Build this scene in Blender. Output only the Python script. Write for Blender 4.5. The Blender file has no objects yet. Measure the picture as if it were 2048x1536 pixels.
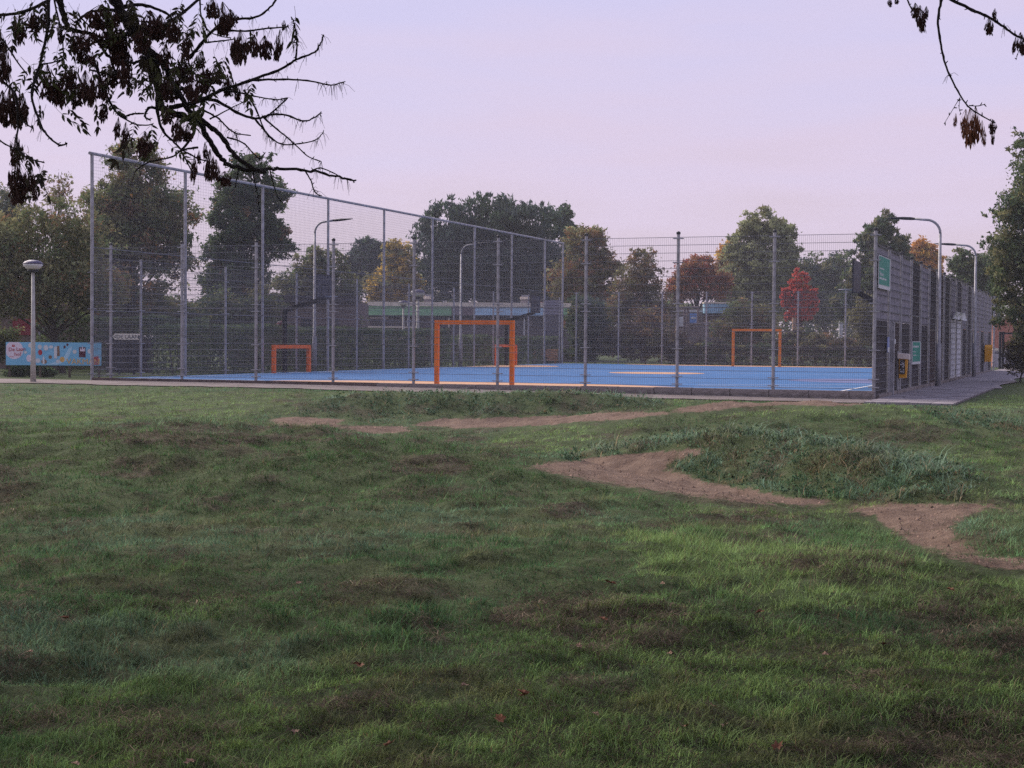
import bpy, bmesh, math, random
import numpy as np
from mathutils import Vector, Matrix
R = math.radians
random.seed(7)
rng = np.random.default_rng(11)
sc = bpy.context.scene
COL = sc.collection

# ------------------------------------------------------------------ camera
FPX, YAW, PIT, ROLL = 3036.0, -0.3691, 0.0280, -0.0074
CAM = np.array([28.366, -38.17, 1.21])
F0 = np.array([math.sin(YAW), math.cos(YAW), 0.0])
R0 = np.array([math.cos(YAW), -math.sin(YAW), 0.0])
U0 = np.array([0, 0, 1.0])
FW = F0 * math.cos(PIT) - U0 * math.sin(PIT)
UP = U0 * math.cos(PIT) + F0 * math.sin(PIT)
RT2 = R0 * math.cos(ROLL) - UP * math.sin(ROLL)
UP2 = R0 * math.sin(ROLL) + UP * math.cos(ROLL)
cam = bpy.data.cameras.new('camera')
cam.sensor_width = 36.0
cam.lens = FPX / 2048 * 36.0
cam.clip_start, cam.clip_end = 0.05, 2000
cam_o = bpy.data.objects.new('camera', cam)
m = Matrix.Identity(4)
for i in range(3):
    m[i][0], m[i][1], m[i][2], m[i][3] = RT2[i], UP2[i], -FW[i], CAM[i]
cam_o.matrix_world = m
COL.objects.link(cam_o)
sc.camera = cam_o

# ------------------------------------------------------------------ sky, sun, exposure
SUN_EL, SUN_AZ = 38.0, 292.0          # light through a thin even veil ahead on the left, no hard shadows
w = bpy.data.worlds.new('World'); sc.world = w; w.use_nodes = True
nt = w.node_tree; N = nt.nodes; L = nt.links; N.clear()
out = N.new('ShaderNodeOutputWorld'); bg = N.new('ShaderNodeBackground')
sky = N.new('ShaderNodeTexSky'); sky.sky_type = 'NISHITA'; sky.sun_disc = False
sky.sun_elevation = R(SUN_EL); sky.sun_rotation = R(SUN_AZ)
tc = N.new('ShaderNodeTexCoord'); sp = N.new('ShaderNodeSeparateXYZ')
L.new(tc.outputs['Generated'], sp.inputs[0])
mr = N.new('ShaderNodeMapRange'); mr.inputs['From Min'].default_value = 0.0; mr.inputs['From Max'].default_value = 1.0
L.new(sp.outputs['Z'], mr.inputs['Value'])
mp = N.new('ShaderNodeMapping'); mp.inputs['Scale'].default_value = (2.2, 2.2, 16); mp.inputs['Rotation'].default_value = (0.05, 0.08, 0)
L.new(tc.outputs['Generated'], mp.inputs['Vector'])
nz = N.new('ShaderNodeTexNoise'); nz.inputs['Scale'].default_value = 2.4; nz.inputs['Detail'].default_value = 4; nz.inputs['Roughness'].default_value = 0.45
L.new(mp.outputs[0], nz.inputs['Vector'])
ad = N.new('ShaderNodeMath'); ad.operation = 'MULTIPLY_ADD'; ad.inputs[1].default_value = 0.20
L.new(nz.outputs['Fac'], ad.inputs[0])
sb = N.new('ShaderNodeMath'); sb.operation = 'SUBTRACT'; sb.inputs[1].default_value = 0.10
L.new(mr.outputs[0], sb.inputs[0]); L.new(sb.outputs[0], ad.inputs[2])
rp = N.new('ShaderNodeValToRGB'); L.new(ad.outputs[0], rp.inputs[0])
stops = [(0.0, (.63, .515, .63)), (.045, (.655, .535, .66)), (.11, (.685, .57, .74)), (.17, (.66, .58, .785)), (.23, (.62, .575, .82)), (.5, (.52, .53, .82)), (1.0, (.45, .48, .78))]
rp.color_ramp.elements[0].position = 0; rp.color_ramp.elements[0].color = (*stops[0][1], 1)
rp.color_ramp.elements[1].position = 1; rp.color_ramp.elements[1].color = (*stops[-1][1], 1)
for p, c in stops[1:-1]:
    e = rp.color_ramp.elements.new(p); e.color = (*c, 1)
sc10 = N.new('ShaderNodeVectorMath'); sc10.operation = 'SCALE'; sc10.inputs['Scale'].default_value = 10.0
L.new(rp.outputs[0], sc10.inputs[0]); sc10.inputs['Scale'].default_value = 9.3
mx = N.new('ShaderNodeMix'); mx.data_type = 'RGBA'; mx.inputs['Factor'].default_value = 0.94
L.new(sky.outputs[0], mx.inputs['A']); L.new(sc10.outputs[0], mx.inputs['B'])
L.new(mx.outputs['Result'], bg.inputs['Color']); bg.inputs['Strength'].default_value = 0.1
L.new(bg.outputs[0], out.inputs[0])

sun = bpy.data.lights.new('sun', 'SUN'); sun.energy = 5.0; sun.angle = R(50); sun.color = (1.0, .89, .80)
sun_o = bpy.data.objects.new('sun', sun); COL.objects.link(sun_o)
az = R(SUN_AZ)
sd = Vector((math.sin(az) * math.cos(R(SUN_EL)), math.cos(az) * math.cos(R(SUN_EL)), math.sin(R(SUN_EL))))
sun_o.rotation_euler = sd.to_track_quat('Z', 'Y').to_euler()
sc.view_settings.view_transform = 'Standard'; sc.view_settings.look = 'None'
sc.view_settings.exposure = 0.22; sc.view_settings.gamma = 1.0
sc.view_settings.use_curve_mapping = False
sc.render.engine = 'CYCLES'
sc.cycles.use_denoising = False; sc.cycles.use_adaptive_sampling = False
sc.cycles.max_bounces = 5; sc.cycles.diffuse_bounces = 2; sc.cycles.glossy_bounces = 2
sc.cycles.transmission_bounces = 3; sc.cycles.transparent_max_bounces = 6; sc.cycles.volume_bounces = 0

# ------------------------------------------------------------------ projection helpers
def project(P):
    D = np.asarray(P, float) - CAM
    d = D @ FW
    ds = np.where(np.abs(d) < 1e-6, 1e-6, d)
    return 1024 + FPX * (D @ RT2) / ds, 768 - FPX * (D @ UP2) / ds, d

def at(px, py, d):
    """world point seen at photo pixel (px, py), d metres ahead"""
    return CAM + FW * d + RT2 * ((px - 1024) / FPX * d) + UP2 * ((768 - py) / FPX * d)

def plan(r, d):
    return CAM[0] + R0[0] * r + F0[0] * d, CAM[1] + R0[1] * r + F0[1] * d

def rd(x, y):
    dx, dy = x - CAM[0], y - CAM[1]
    return dx * R0[0] + dy * R0[1], dx * F0[0] + dy * F0[1]

# ------------------------------------------------------------------ noise
TAB = rng.random((256, 256))
def vn(x, y, s=0):
    x = np.asarray(x, float) + s * 17.31; y = np.asarray(y, float) + s * 5.77
    xi = np.floor(x).astype(int); yi = np.floor(y).astype(int)
    fx = x - xi; fy = y - yi
    fx = fx * fx * (3 - 2 * fx); fy = fy * fy * (3 - 2 * fy)
    a = TAB[xi & 255, yi & 255]; b = TAB[(xi + 1) & 255, yi & 255]
    c = TAB[xi & 255, (yi + 1) & 255]; e = TAB[(xi + 1) & 255, (yi + 1) & 255]
    return (a * (1 - fx) + b * fx) * (1 - fy) + (c * (1 - fx) + e * fx) * fy
def fbm(x, y, s=0, o=3):
    t = 0; a = 1; q = 0
    for i in range(o):
        t = t + a * vn(x * 2 ** i, y * 2 ** i, s + i * 3); q += a; a *= .5
    return t / q
def smooth(a, b, x):
    t = np.clip((x - a) / (b - a), 0, 1)
    return t * t * (3 - 2 * t)
def inpoly(px, py, poly):
    ins = np.zeros(px.shape, bool); n = len(poly)
    for i in range(n):
        x1, y1 = poly[i]; x2, y2 = poly[(i + 1) % n]
        if y1 == y2: continue
        c = ((y1 > py) != (y2 > py)) & (px < (x2 - x1) * (py - y1) / (y2 - y1) + x1)
        ins ^= c
    return ins

# ------------------------------------------------------------------ materials
MATS = {}
def mat(name, col, rough=.8, var=.12, scale=6., metal=0., bump=0., spec=.18, col2=None, detail=5, coords='Object', stretch=(1, 1, 1)):
    if name in MATS: return MATS[name]
    M = bpy.data.materials.new(name); M.use_nodes = True
    t = M.node_tree; B = t.nodes['Principled BSDF']
    B.inputs['Roughness'].default_value = rough; B.inputs['Metallic'].default_value = metal
    B.inputs['Specular IOR Level'].default_value = spec
    c = t.nodes.new('ShaderNodeTexCoord'); mpn = t.nodes.new('ShaderNodeMapping'); mpn.inputs['Scale'].default_value = stretch
    t.links.new(c.outputs[coords], mpn.inputs[0])
    n = t.nodes.new('ShaderNodeTexNoise'); n.inputs['Scale'].default_value = scale; n.inputs['Detail'].default_value = detail; n.inputs['Roughness'].default_value = .62
    t.links.new(mpn.outputs[0], n.inputs['Vector'])
    r = t.nodes.new('ShaderNodeValToRGB'); t.links.new(n.outputs['Fac'], r.inputs[0])
    lo = col2 if col2 else tuple(max(0, x * (1 - var * 1.6)) for x in col)
    hi = tuple(min(1, x * (1 + var)) for x in col)
    r.color_ramp.elements[0].position = .32; r.color_ramp.elements[0].color = (*lo, 1)
    r.color_ramp.elements[1].position = .68; r.color_ramp.elements[1].color = (*hi, 1)
    t.links.new(r.outputs[0], B.inputs['Base Color'])
    if bump:
        b = t.nodes.new('ShaderNodeBump'); b.inputs['Strength'].default_value = bump; b.inputs['Distance'].default_value = .02
        n2 = t.nodes.new('ShaderNodeTexNoise'); n2.inputs['Scale'].default_value = scale * 5; n2.inputs['Detail'].default_value = 6
        t.links.new(mpn.outputs[0], n2.inputs['Vector'])
        t.links.new(n2.outputs['Fac'], b.inputs['Height']); t.links.new(b.outputs[0], B.inputs['Normal'])
    MATS[name] = M
    return M

def leaf_mat(name, trans=.3, attr='col', kind='GEOMETRY', rough=.6):
    if name in MATS: return MATS[name]
    M = bpy.data.materials.new(name); M.use_nodes = True
    t = M.node_tree; t.nodes.clear()
    o = t.nodes.new('ShaderNodeOutputMaterial'); a = t.nodes.new('ShaderNodeAttribute'); a.attribute_name = attr; a.attribute_type = kind
    d = t.nodes.new('ShaderNodeBsdfDiffuse'); tr = t.nodes.new('ShaderNodeBsdfTranslucent'); mi = t.nodes.new('ShaderNodeMixShader')
    mi.inputs[0].default_value = trans
    src = a.outputs['Color']
    if kind == 'INSTANCER':
        a2 = t.nodes.new('ShaderNodeAttribute'); a2.attribute_name = 'bv'; a2.attribute_type = 'GEOMETRY'
        mm = t.nodes.new('ShaderNodeMix'); mm.data_type = 'RGBA'; mm.blend_type = 'MULTIPLY'; mm.inputs['Factor'].default_value = 1
        t.links.new(src, mm.inputs['A']); t.links.new(a2.outputs['Color'], mm.inputs['B']); src = mm.outputs['Result']
    t.links.new(src, d.inputs[0]); t.links.new(src, tr.inputs[0])
    g = t.nodes.new('ShaderNodeBsdfGlossy'); g.inputs['Roughness'].default_value = .45
    t.links.new(d.outputs[0], mi.inputs[1]); t.links.new(tr.outputs[0], mi.inputs[2])
    m2 = t.nodes.new('ShaderNodeMixShader'); m2.inputs[0].default_value = .006
    t.links.new(mi.outputs[0], m2.inputs[1]); t.links.new(g.outputs[0], m2.inputs[2])
    t.links.new(m2.outputs[0], o.inputs[0])
    MATS[name] = M
    return M

GALV = mat('galvanised_steel', (.33, .33, .35), .5, .16, 9, .35)
WIRE = mat('fence_wire', (.19, .19, .21), .55, .1, 3, .3)
NETM = mat('net_cord', (.10, .10, .12), .8, .1, 3)
ORANGE = mat('orange_paint', (1.0, .215, .03), .55, .16, 7)
ORANGE2 = mat('weathered_orange_paint', (.85, .16, .04), .6, .2, 7)
DARK = mat('dark_metal', (.025, .026, .032), .5, .2, 6)
CONC = mat('weathered_concrete', (.26, .22, .205), .9, .25, 3, bump=.4, col2=(.12, .10, .09))
BARK = mat('bark', (.055, .045, .038), .95, .3, 14, bump=.7, stretch=(1, 1, .25))
BARKD = mat('ash_bark', (.030, .026, .024), .95, .3, 20, bump=.6, stretch=(1, 1, .4))
WHITE = mat('off_white_paint', (.62, .62, .62), .5, .06, 4)
GREYP = mat('grey_paint', (.30, .29, .31), .6, .1, 4)
LEAF = leaf_mat('foliage', .42)
GRASSM = leaf_mat('grass_blades', .14)
def turf_normals(M):
    t = M.node_tree; a = t.nodes.new('ShaderNodeAttribute'); a.attribute_name = 'gn'; g_ = t.nodes.new('ShaderNodeNewGeometry')
    s1 = t.nodes.new('ShaderNodeVectorMath'); s1.operation = 'SCALE'; s1.inputs['Scale'].default_value = .75; t.links.new(a.outputs['Vector'], s1.inputs[0])
    s2 = t.nodes.new('ShaderNodeVectorMath'); s2.operation = 'SCALE'; s2.inputs['Scale'].default_value = .30; t.links.new(g_.outputs['Normal'], s2.inputs[0])
    ad_ = t.nodes.new('ShaderNodeVectorMath'); ad_.operation = 'ADD'; t.links.new(s1.outputs[0], ad_.inputs[0]); t.links.new(s2.outputs[0], ad_.inputs[1])
    nn = t.nodes.new('ShaderNodeVectorMath'); nn.operation = 'NORMALIZE'; t.links.new(ad_.outputs[0], nn.inputs[0])
    for n_ in t.nodes:
        if n_.bl_idname == 'ShaderNodeBsdfDiffuse': t.links.new(nn.outputs[0], n_.inputs['Normal'])
turf_normals(GRASSM)

# ------------------------------------------------------------------ mesh helpers
class MB:
    def __init__(s): s.v = []; s.f = []
    def add(s, vs, fs):
        o = len(s.v); s.v += [tuple(map(float, p)) for p in vs]; s.f += [tuple(i + o for i in q) for q in fs]; return s
    def box(s, a, b):
        x0, y0, z0 = a; x1, y1, z1 = b
        return s.add([(x0, y0, z0), (x1, y0, z0), (x1, y1, z0), (x0, y1, z0), (x0, y0, z1), (x1, y0, z1), (x1, y1, z1), (x0, y1, z1)],
                     [(0, 3, 2, 1), (4, 5, 6, 7), (0, 1, 5, 4), (1, 2, 6, 5), (2, 3, 7, 6), (3, 0, 4, 7)])
    def obox(s, c, ax, ay, az, hx, hy, hz):
        c = np.asarray(c, float); ax, ay, az = map(np.asarray, (ax, ay, az))
        vs = [c + ax * hx * i + ay * hy * j + az * hz * k for k in (-1, 1) for (i, j) in ((-1, -1), (1, -1), (1, 1), (-1, 1))]
        return s.add(vs, [(0, 3, 2, 1), (4, 5, 6, 7), (0, 1, 5, 4), (1, 2, 6, 5), (2, 3, 7, 6), (3, 0, 4, 7)])
    def tube(s, pts, rad, n=8, cap=True):
        pts = [np.asarray(p, float) for p in pts]
        if not hasattr(rad, '__len__'): rad = [rad] * len(pts)
        o = len(s.v); prev = None
        for i, p in enumerate(pts):
            t = pts[min(i + 1, len(pts) - 1)] - pts[max(i - 1, 0)]
            t = t / (np.linalg.norm(t) + 1e-9)
            if prev is None:
                a = np.cross(t, (0, 0, 1.0) if abs(t[2]) < .9 else (1.0, 0, 0))
            else:
                a = prev - t * (prev @ t)
            a = a / (np.linalg.norm(a) + 1e-9); prev = a; b = np.cross(t, a)
            for k in range(n):
                q = 2 * math.pi * k / n
                s.v.append(tuple(p + (a * math.cos(q) + b * math.sin(q)) * rad[i]))
        for i in range(len(pts) - 1):
            for k in range(n):
                k2 = (k + 1) % n
                s.f.append((o + i * n + k, o + i * n + k2, o + (i + 1) * n + k2, o + (i + 1) * n + k))
        if cap:
            s.f.append(tuple(o + k for k in range(n - 1, -1, -1))); e = o + (len(pts) - 1) * n
            s.f.append(tuple(e + k for k in range(n)))
        return s
    def lathe(s, c, prof, n=16):
        o = len(s.v)
        for (r, z) in prof:
            for k in range(n):
                q = 2 * math.pi * k / n
                s.v.append((c[0] + r * math.cos(q), c[1] + r * math.sin(q), c[2] + z))
        for i in range(len(prof) - 1):
            for k in range(n):
                k2 = (k + 1) % n
                s.f.append((o + i * n + k, o + i * n + k2, o + (i + 1) * n + k2, o + (i + 1) * n + k))
        s.f.append(tuple(o + k for k in range(n - 1, -1, -1))); e = o + (len(prof) - 1) * n
        s.f.append(tuple(e + k for k in range(n)))
        return s
    def mesh(s, name, off=(0, 0, 0)):
        me = bpy.data.meshes.new(name)
        me.from_pydata([(x - off[0], y - off[1], z - off[2]) for x, y, z in s.v], [], s.f); me.update()
        return me

def link(name, data, material=None, parent=None, loc=None, smooth_=False):
    o = bpy.data.objects.new(name, data); COL.objects.link(o)
    if material is not None and data is not None and not data.materials: data.materials.append(material)
    if parent is not None: o.parent = parent
    if loc is not None: o.location = loc
    if smooth_: data.shade_smooth()
    return o
def tag(o, label, cat, group=None):
    o['label'] = label; o['category'] = cat
    if group: o['group'] = group
    return o
def thing(name, label, cat, loc, group=None):
    o = bpy.data.objects.new(name, None); COL.objects.link(o); o.location = tuple(map(float, loc)); o.empty_display_size = .2
    return tag(o, label, cat, group)
def origin(o):
    p = Vector((0, 0, 0))
    while o is not None: p += o.location; o = o.parent
    return p
def part(name, mb, material, parent, smooth_=False):
    """mb holds world coordinates; parents are only translated"""
    return link(name, mb.mesh(name, origin(parent)), material, parent, None, smooth_)
def arr_mesh(name, V, F, cols=None, attr='col'):
    """V (n,3), F (m,k) with fixed k"""
    me = bpy.data.meshes.new(name); n, k = F.shape
    me.vertices.add(len(V)); me.vertices.foreach_set('co', np.ascontiguousarray(V, np.float32).ravel())
    me.loops.add(n * k); me.loops.foreach_set('vertex_index', np.ascontiguousarray(F, np.int32).ravel())
    me.polygons.add(n); me.polygons.foreach_set('loop_start', np.arange(0, n * k, k, dtype=np.int32))
    me.update(calc_edges=True)
    if cols is not None:
        a = me.attributes.new(attr, 'FLOAT_COLOR', 'POINT')
        a.data.foreach_set('color', np.concatenate([cols, np.ones((len(cols), 1))], 1).astype(np.float32).ravel())
    return me

# ------------------------------------------------------------------ terrain
WID, LEN = 23.2, 43.0
def pr(px, d): return ((px - 1024) / FPX * d, d)
RIDGES = [  # (points (px, depth, height), sigma near side, sigma far side)
    ([(470, 29.5, .0), (600, 31, .22), (720, 31.5, .40), (850, 31.5, .45), (1000, 31.5, .45), (1150, 31.5, .43), (1260, 31.5, .32), (1340, 31, .12), (1420, 30, 0)], 1.0, 1.0),
    ([(-900, 18.6, .50), (0, 18, .54), (350, 17.8, .57), (600, 17.8, .52), (780, 17.6, .38), (920, 17.4, .20), (1090, 17, .0)], 2.9, 1.9),
    ([(1180, 27.5, .02), (1330, 26.2, .42), (1480, 25.2, .60), (1650, 24.8, .62), (1780, 24.4, .54), (1880, 24.2, .32), (1990, 24, .05)], 2.7, 1.6),
    ([(1050, 20.4, .04), (1200, 20.2, .10), (1330, 19.8, .33), (1440, 19.3, .44), (1600, 18.4, .43), (1750, 17.2, .36), (1880, 16.2, .22), (1970, 15.2, .03)], .85, .7),
    ([(1960, 12.6, .05), (2060, 12.4, .20), (2200, 12.4, .25)], .7, .8),
    ([(530, 26.3, .02), (600, 26.2, .16), (680, 26.0, .14), (740, 25.6, .02)], .6, .6),
    ([(1800, 27, .1), (1900, 28, .17), (2050, 27, .12), (2300, 26, .12)], .8, .8),
    ([(700, 11.2, .05), (1200, 10.6, .10), (1700, 10.2, .13), (2300, 10, .14)], 1.2, 1.0),
]
def ridge(r, d, pts, sn, sf):
    best = np.zeros(r.shape)
    P = [(*pr(p, dd), h) for p, dd, h in pts]
    for (r1, d1, h1), (r2, d2, h2) in zip(P[:-1], P[1:]):
        er, ed = r2 - r1, d2 - d1; l2 = er * er + ed * ed
        t = np.clip(((r - r1) * er + (d - d1) * ed) / l2, 0, 1)
        qr, qd = r1 + er * t, d1 + ed * t
        dist = np.hypot(r - qr, d - qd)
        s = np.where(d < qd, sn, sf)
        best = np.maximum(best, (h1 + (h2 - h1) * t) * np.exp(-(dist / s) ** 2))
    return best
def zg(x, y):
    x = np.asarray(x, float); y = np.asarray(y, float)
    r, d = rd(x, y)
    zf = -.06 - .11 * smooth(4, 23, x) + .05 * smooth(10, 40, y) * smooth(18, 24, x)
    k = smooth(-14, -2.0, y)
    z = -.36 * (1 - k) + zf * k
    far = smooth(-1.6, -3.4, y) if False else np.clip((-1.2 - y) / 1.5, 0, 1)
    b = np.zeros(r.shape)
    for pts, sn, sf in RIDGES: b = np.maximum(b, ridge(r, d, pts, sn, sf))
    hol = np.maximum(ridge(r, d, [(1060, 19.4, .05), (1250, 18.2, .14), (1450, 16.6, .16), (1650, 15.0, .12), (1800, 13.6, .10), (1930, 12.0, .10), (2100, 11.4, .08)], .8, .8), ridge(r, d, [(760, 29.0, .05), (950, 29.2, .12), (1200, 29.2, .10), (1340, 29, .03)], .7, .7))
    z = z + (b - hol) * far
    lump = (fbm(x * 1.1, y * 1.1, 1) - .5) * .12 + (fbm(x * 3.3, y * 3.3, 5) - .5) * .09 + (vn(x * 6.3, y * 6.3, 8) - .5) * .045
    near = np.exp(-(np.hypot(r, d) / 90) ** 2)
    z = z + lump * near * np.clip((-2.8 - y) / 3, 0.0, 1) * (1 - .6 * smooth(24, 24.8, x) * 0)
    return z

POLY_DIRT = [
    ([(1058, 931), (1150, 922), (1235, 907), (1330, 905), (1345, 897), (1395, 893), (1398, 905), (1340, 922), (1332, 940), (1370, 948), (1400, 962), (1480, 975), (1560, 991), (1640, 996), (1668, 1001), (1640, 1011), (1480, 1004), (1360, 987), (1230, 972), (1150, 956)], 13, 23),
    ([(1680, 1016), (1760, 1012), (1860, 1010), (1960, 1003), (2010, 1010), (1925, 1027), (1905, 1050), (1925, 1085), (1980, 1110), (2070, 1116), (2300, 1122), (2300, 1150), (2070, 1136), (1990, 1132), (1880, 1102), (1800, 1077), (1775, 1050), (1755, 1032)], 8, 18),
    ([(820, 850), (880, 838), (1000, 836), (1150, 832), (1200, 826), (1330, 823), (1350, 828), (1200, 843), (1060, 851), (920, 857)], 23, 34),
    ([(545, 837), (580, 834), (690, 838), (665, 858), (640, 864), (565, 856)], 23, 31),
    ([(1320, 826), (1440, 802), (1540, 796), (1640, 797), (1700, 801), (1740, 808), (1690, 811), (1600, 809), (1480, 814), (1400, 824)], 22, 33),
    ([(700, 851), (800, 853), (830, 862), (760, 868), (700, 860)], 20, 30),
]
POLY_TALL = [
    ([(590, 832), (640, 800), (720, 780), (900, 774), (1150, 774), (1290, 786), (1340, 808), (1200, 826), (1000, 831), (850, 835), (740, 846), (680, 836)], 27, 34),
    ([(1085, 926), (1300, 878), (1400, 860), (1600, 864), (1750, 890), (1900, 925), (1975, 965), (1910, 1002), (1800, 1012), (1665, 1000), (1560, 985), (1450, 970), (1340, 940), (1335, 918), (1405, 893), (1300, 901), (1150, 922)], 13, 22),
    ([(1820, 812), (1900, 815), (2060, 845), (2060, 866), (1900, 850)], 20, 34),
]
POLY_MID = [
    ([(240, 850), (330, 824), (520, 828), (560, 848), (420, 858)], 17, 30), ([(1915, 1025), (2060, 1010), (2300, 1010), (2300, 1120), (2060, 1112), (1960, 1105)], 9, 16),
    ([(1260, 1060), (1700, 1050), (2060, 1120), (2060, 1260), (1500, 1230), (1300, 1150)], 6, 14),
]
POLY_HAY = [
    ([(150, 868), (260, 845), (480, 846), (720, 852), (700, 875), (420, 895), (200, 880)], 0, 40), ([(180, 950), (230, 922), (320, 918), (340, 945), (260, 962)], 0, 40),
    ([(770, 945), (800, 912), (900, 905), (950, 935), (900, 950)], 0, 40), ([(980, 1240), (1040, 1195), (1180, 1185), (1370, 1215), (1390, 1290), (1200, 1310), (1080, 1270)], 0, 40),
    ([(815, 1250), (850, 1235), (900, 1280), (860, 1300)], 0, 40), ([(1430, 1080), (1470, 1062), (1610, 1068), (1620, 1085), (1500, 1092)], 0, 40),
    ([(1500, 1120), (1620, 1090), (1830, 1100), (1840, 1130), (1650, 1150), (1540, 1145)], 0, 40), ([(1840, 1230), (1920, 1190), (2060, 1200), (2060, 1350), (1900, 1310)], 0, 40),
    ([(1380, 1025), (1500, 1020), (1640, 1030), (1560, 1050), (1400, 1050)], 0, 40), ([(880, 870), (990, 872), (970, 888), (900, 888)], 0, 40),
    ([(380, 1000), (470, 990), (490, 1010), (420, 1025)], 0, 40), ([(1080, 1010), (1180, 1000), (1200, 1030), (1100, 1040)], 0, 40), ([(780, 1165), (820, 1160), (820, 1190), (785, 1195)], 0, 40),
]
POLY_DARK = [  # lusher, darker turf on the mound flanks, also painting in their slope shading
    ([(-200, 880), (250, 868), (700, 872), (900, 890), (1060, 935), (1250, 985), (1000, 1010), (600, 1020), (-200, 1040)], 10, 21),
    ([(1300, 850), (1480, 828), (1700, 830), (1900, 860), (2060, 880), (2060, 930), (1800, 880), (1500, 862), (1330, 872)], 18, 28)]
POLY_LIGHT = [  # paler, yellower turf; beyond the crests it also paints in relief shading
    ([(-300, 785), (600, 783), (560, 830), (200, 828), (-300, 832)], 28, 44), ([(1000, 855), (1250, 840), (1330, 850), (1200, 890), (1060, 905), (980, 880)], 20, 32), ([(1900, 770), (2300, 770), (2300, 815), (2060, 820), (1880, 812)], 26, 60),
    ([(1380, 815), (1700, 808), (1800, 825), (1600, 838), (1400, 840)], 22, 32), ([(1240, 1060), (1600, 1090), (2060, 1140), (2060, 1240), (1600, 1220), (1260, 1150)], 6, 14)]
def zone(px, py, d, polys):
    mk = np.zeros(px.shape)
    for poly, a, b in polys: mk = np.maximum(mk, (inpoly(px, py, poly) & (d > a) & (d < b)).astype(float))
    return mk
def masks(x, y, z, up=0.):
    """dirt, tall, mid, hay at ground points"""
    P = np.stack([x, y, z], -1); px, py, d = project(P); py = py - up * FPX / np.maximum(d, 1)
    wob = 60 / np.maximum(d, 4)
    jx = (fbm(x * 2.3, y * 2.3, 21) - .5) * 11 * wob; jy = (fbm(x * 2.3, y * 2.3, 27) - .5) * 3.5 * wob
    ok = d > 1
    px = np.where(ok, px + jx, -9999); py = np.where(ok, py + jy, -9999)
    dirt = zone(px, py, d, POLY_DIRT); tall = zone(px, py, d, POLY_TALL) * (1 - dirt); mid = zone(px, py, d, POLY_MID) * (1 - dirt)
    hay = zone(px, py, d, POLY_HAY)
    h2 = smooth(.62, .70, fbm(x * 1.5, y * 1.5, 41, 4)) * smooth(-2.8, -6, y)
    hay = np.maximum(hay * (fbm(x * 4, y * 4, 45) > .36), h2 * .7)
    return dirt, tall, mid, hay * (1 - dirt)

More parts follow.
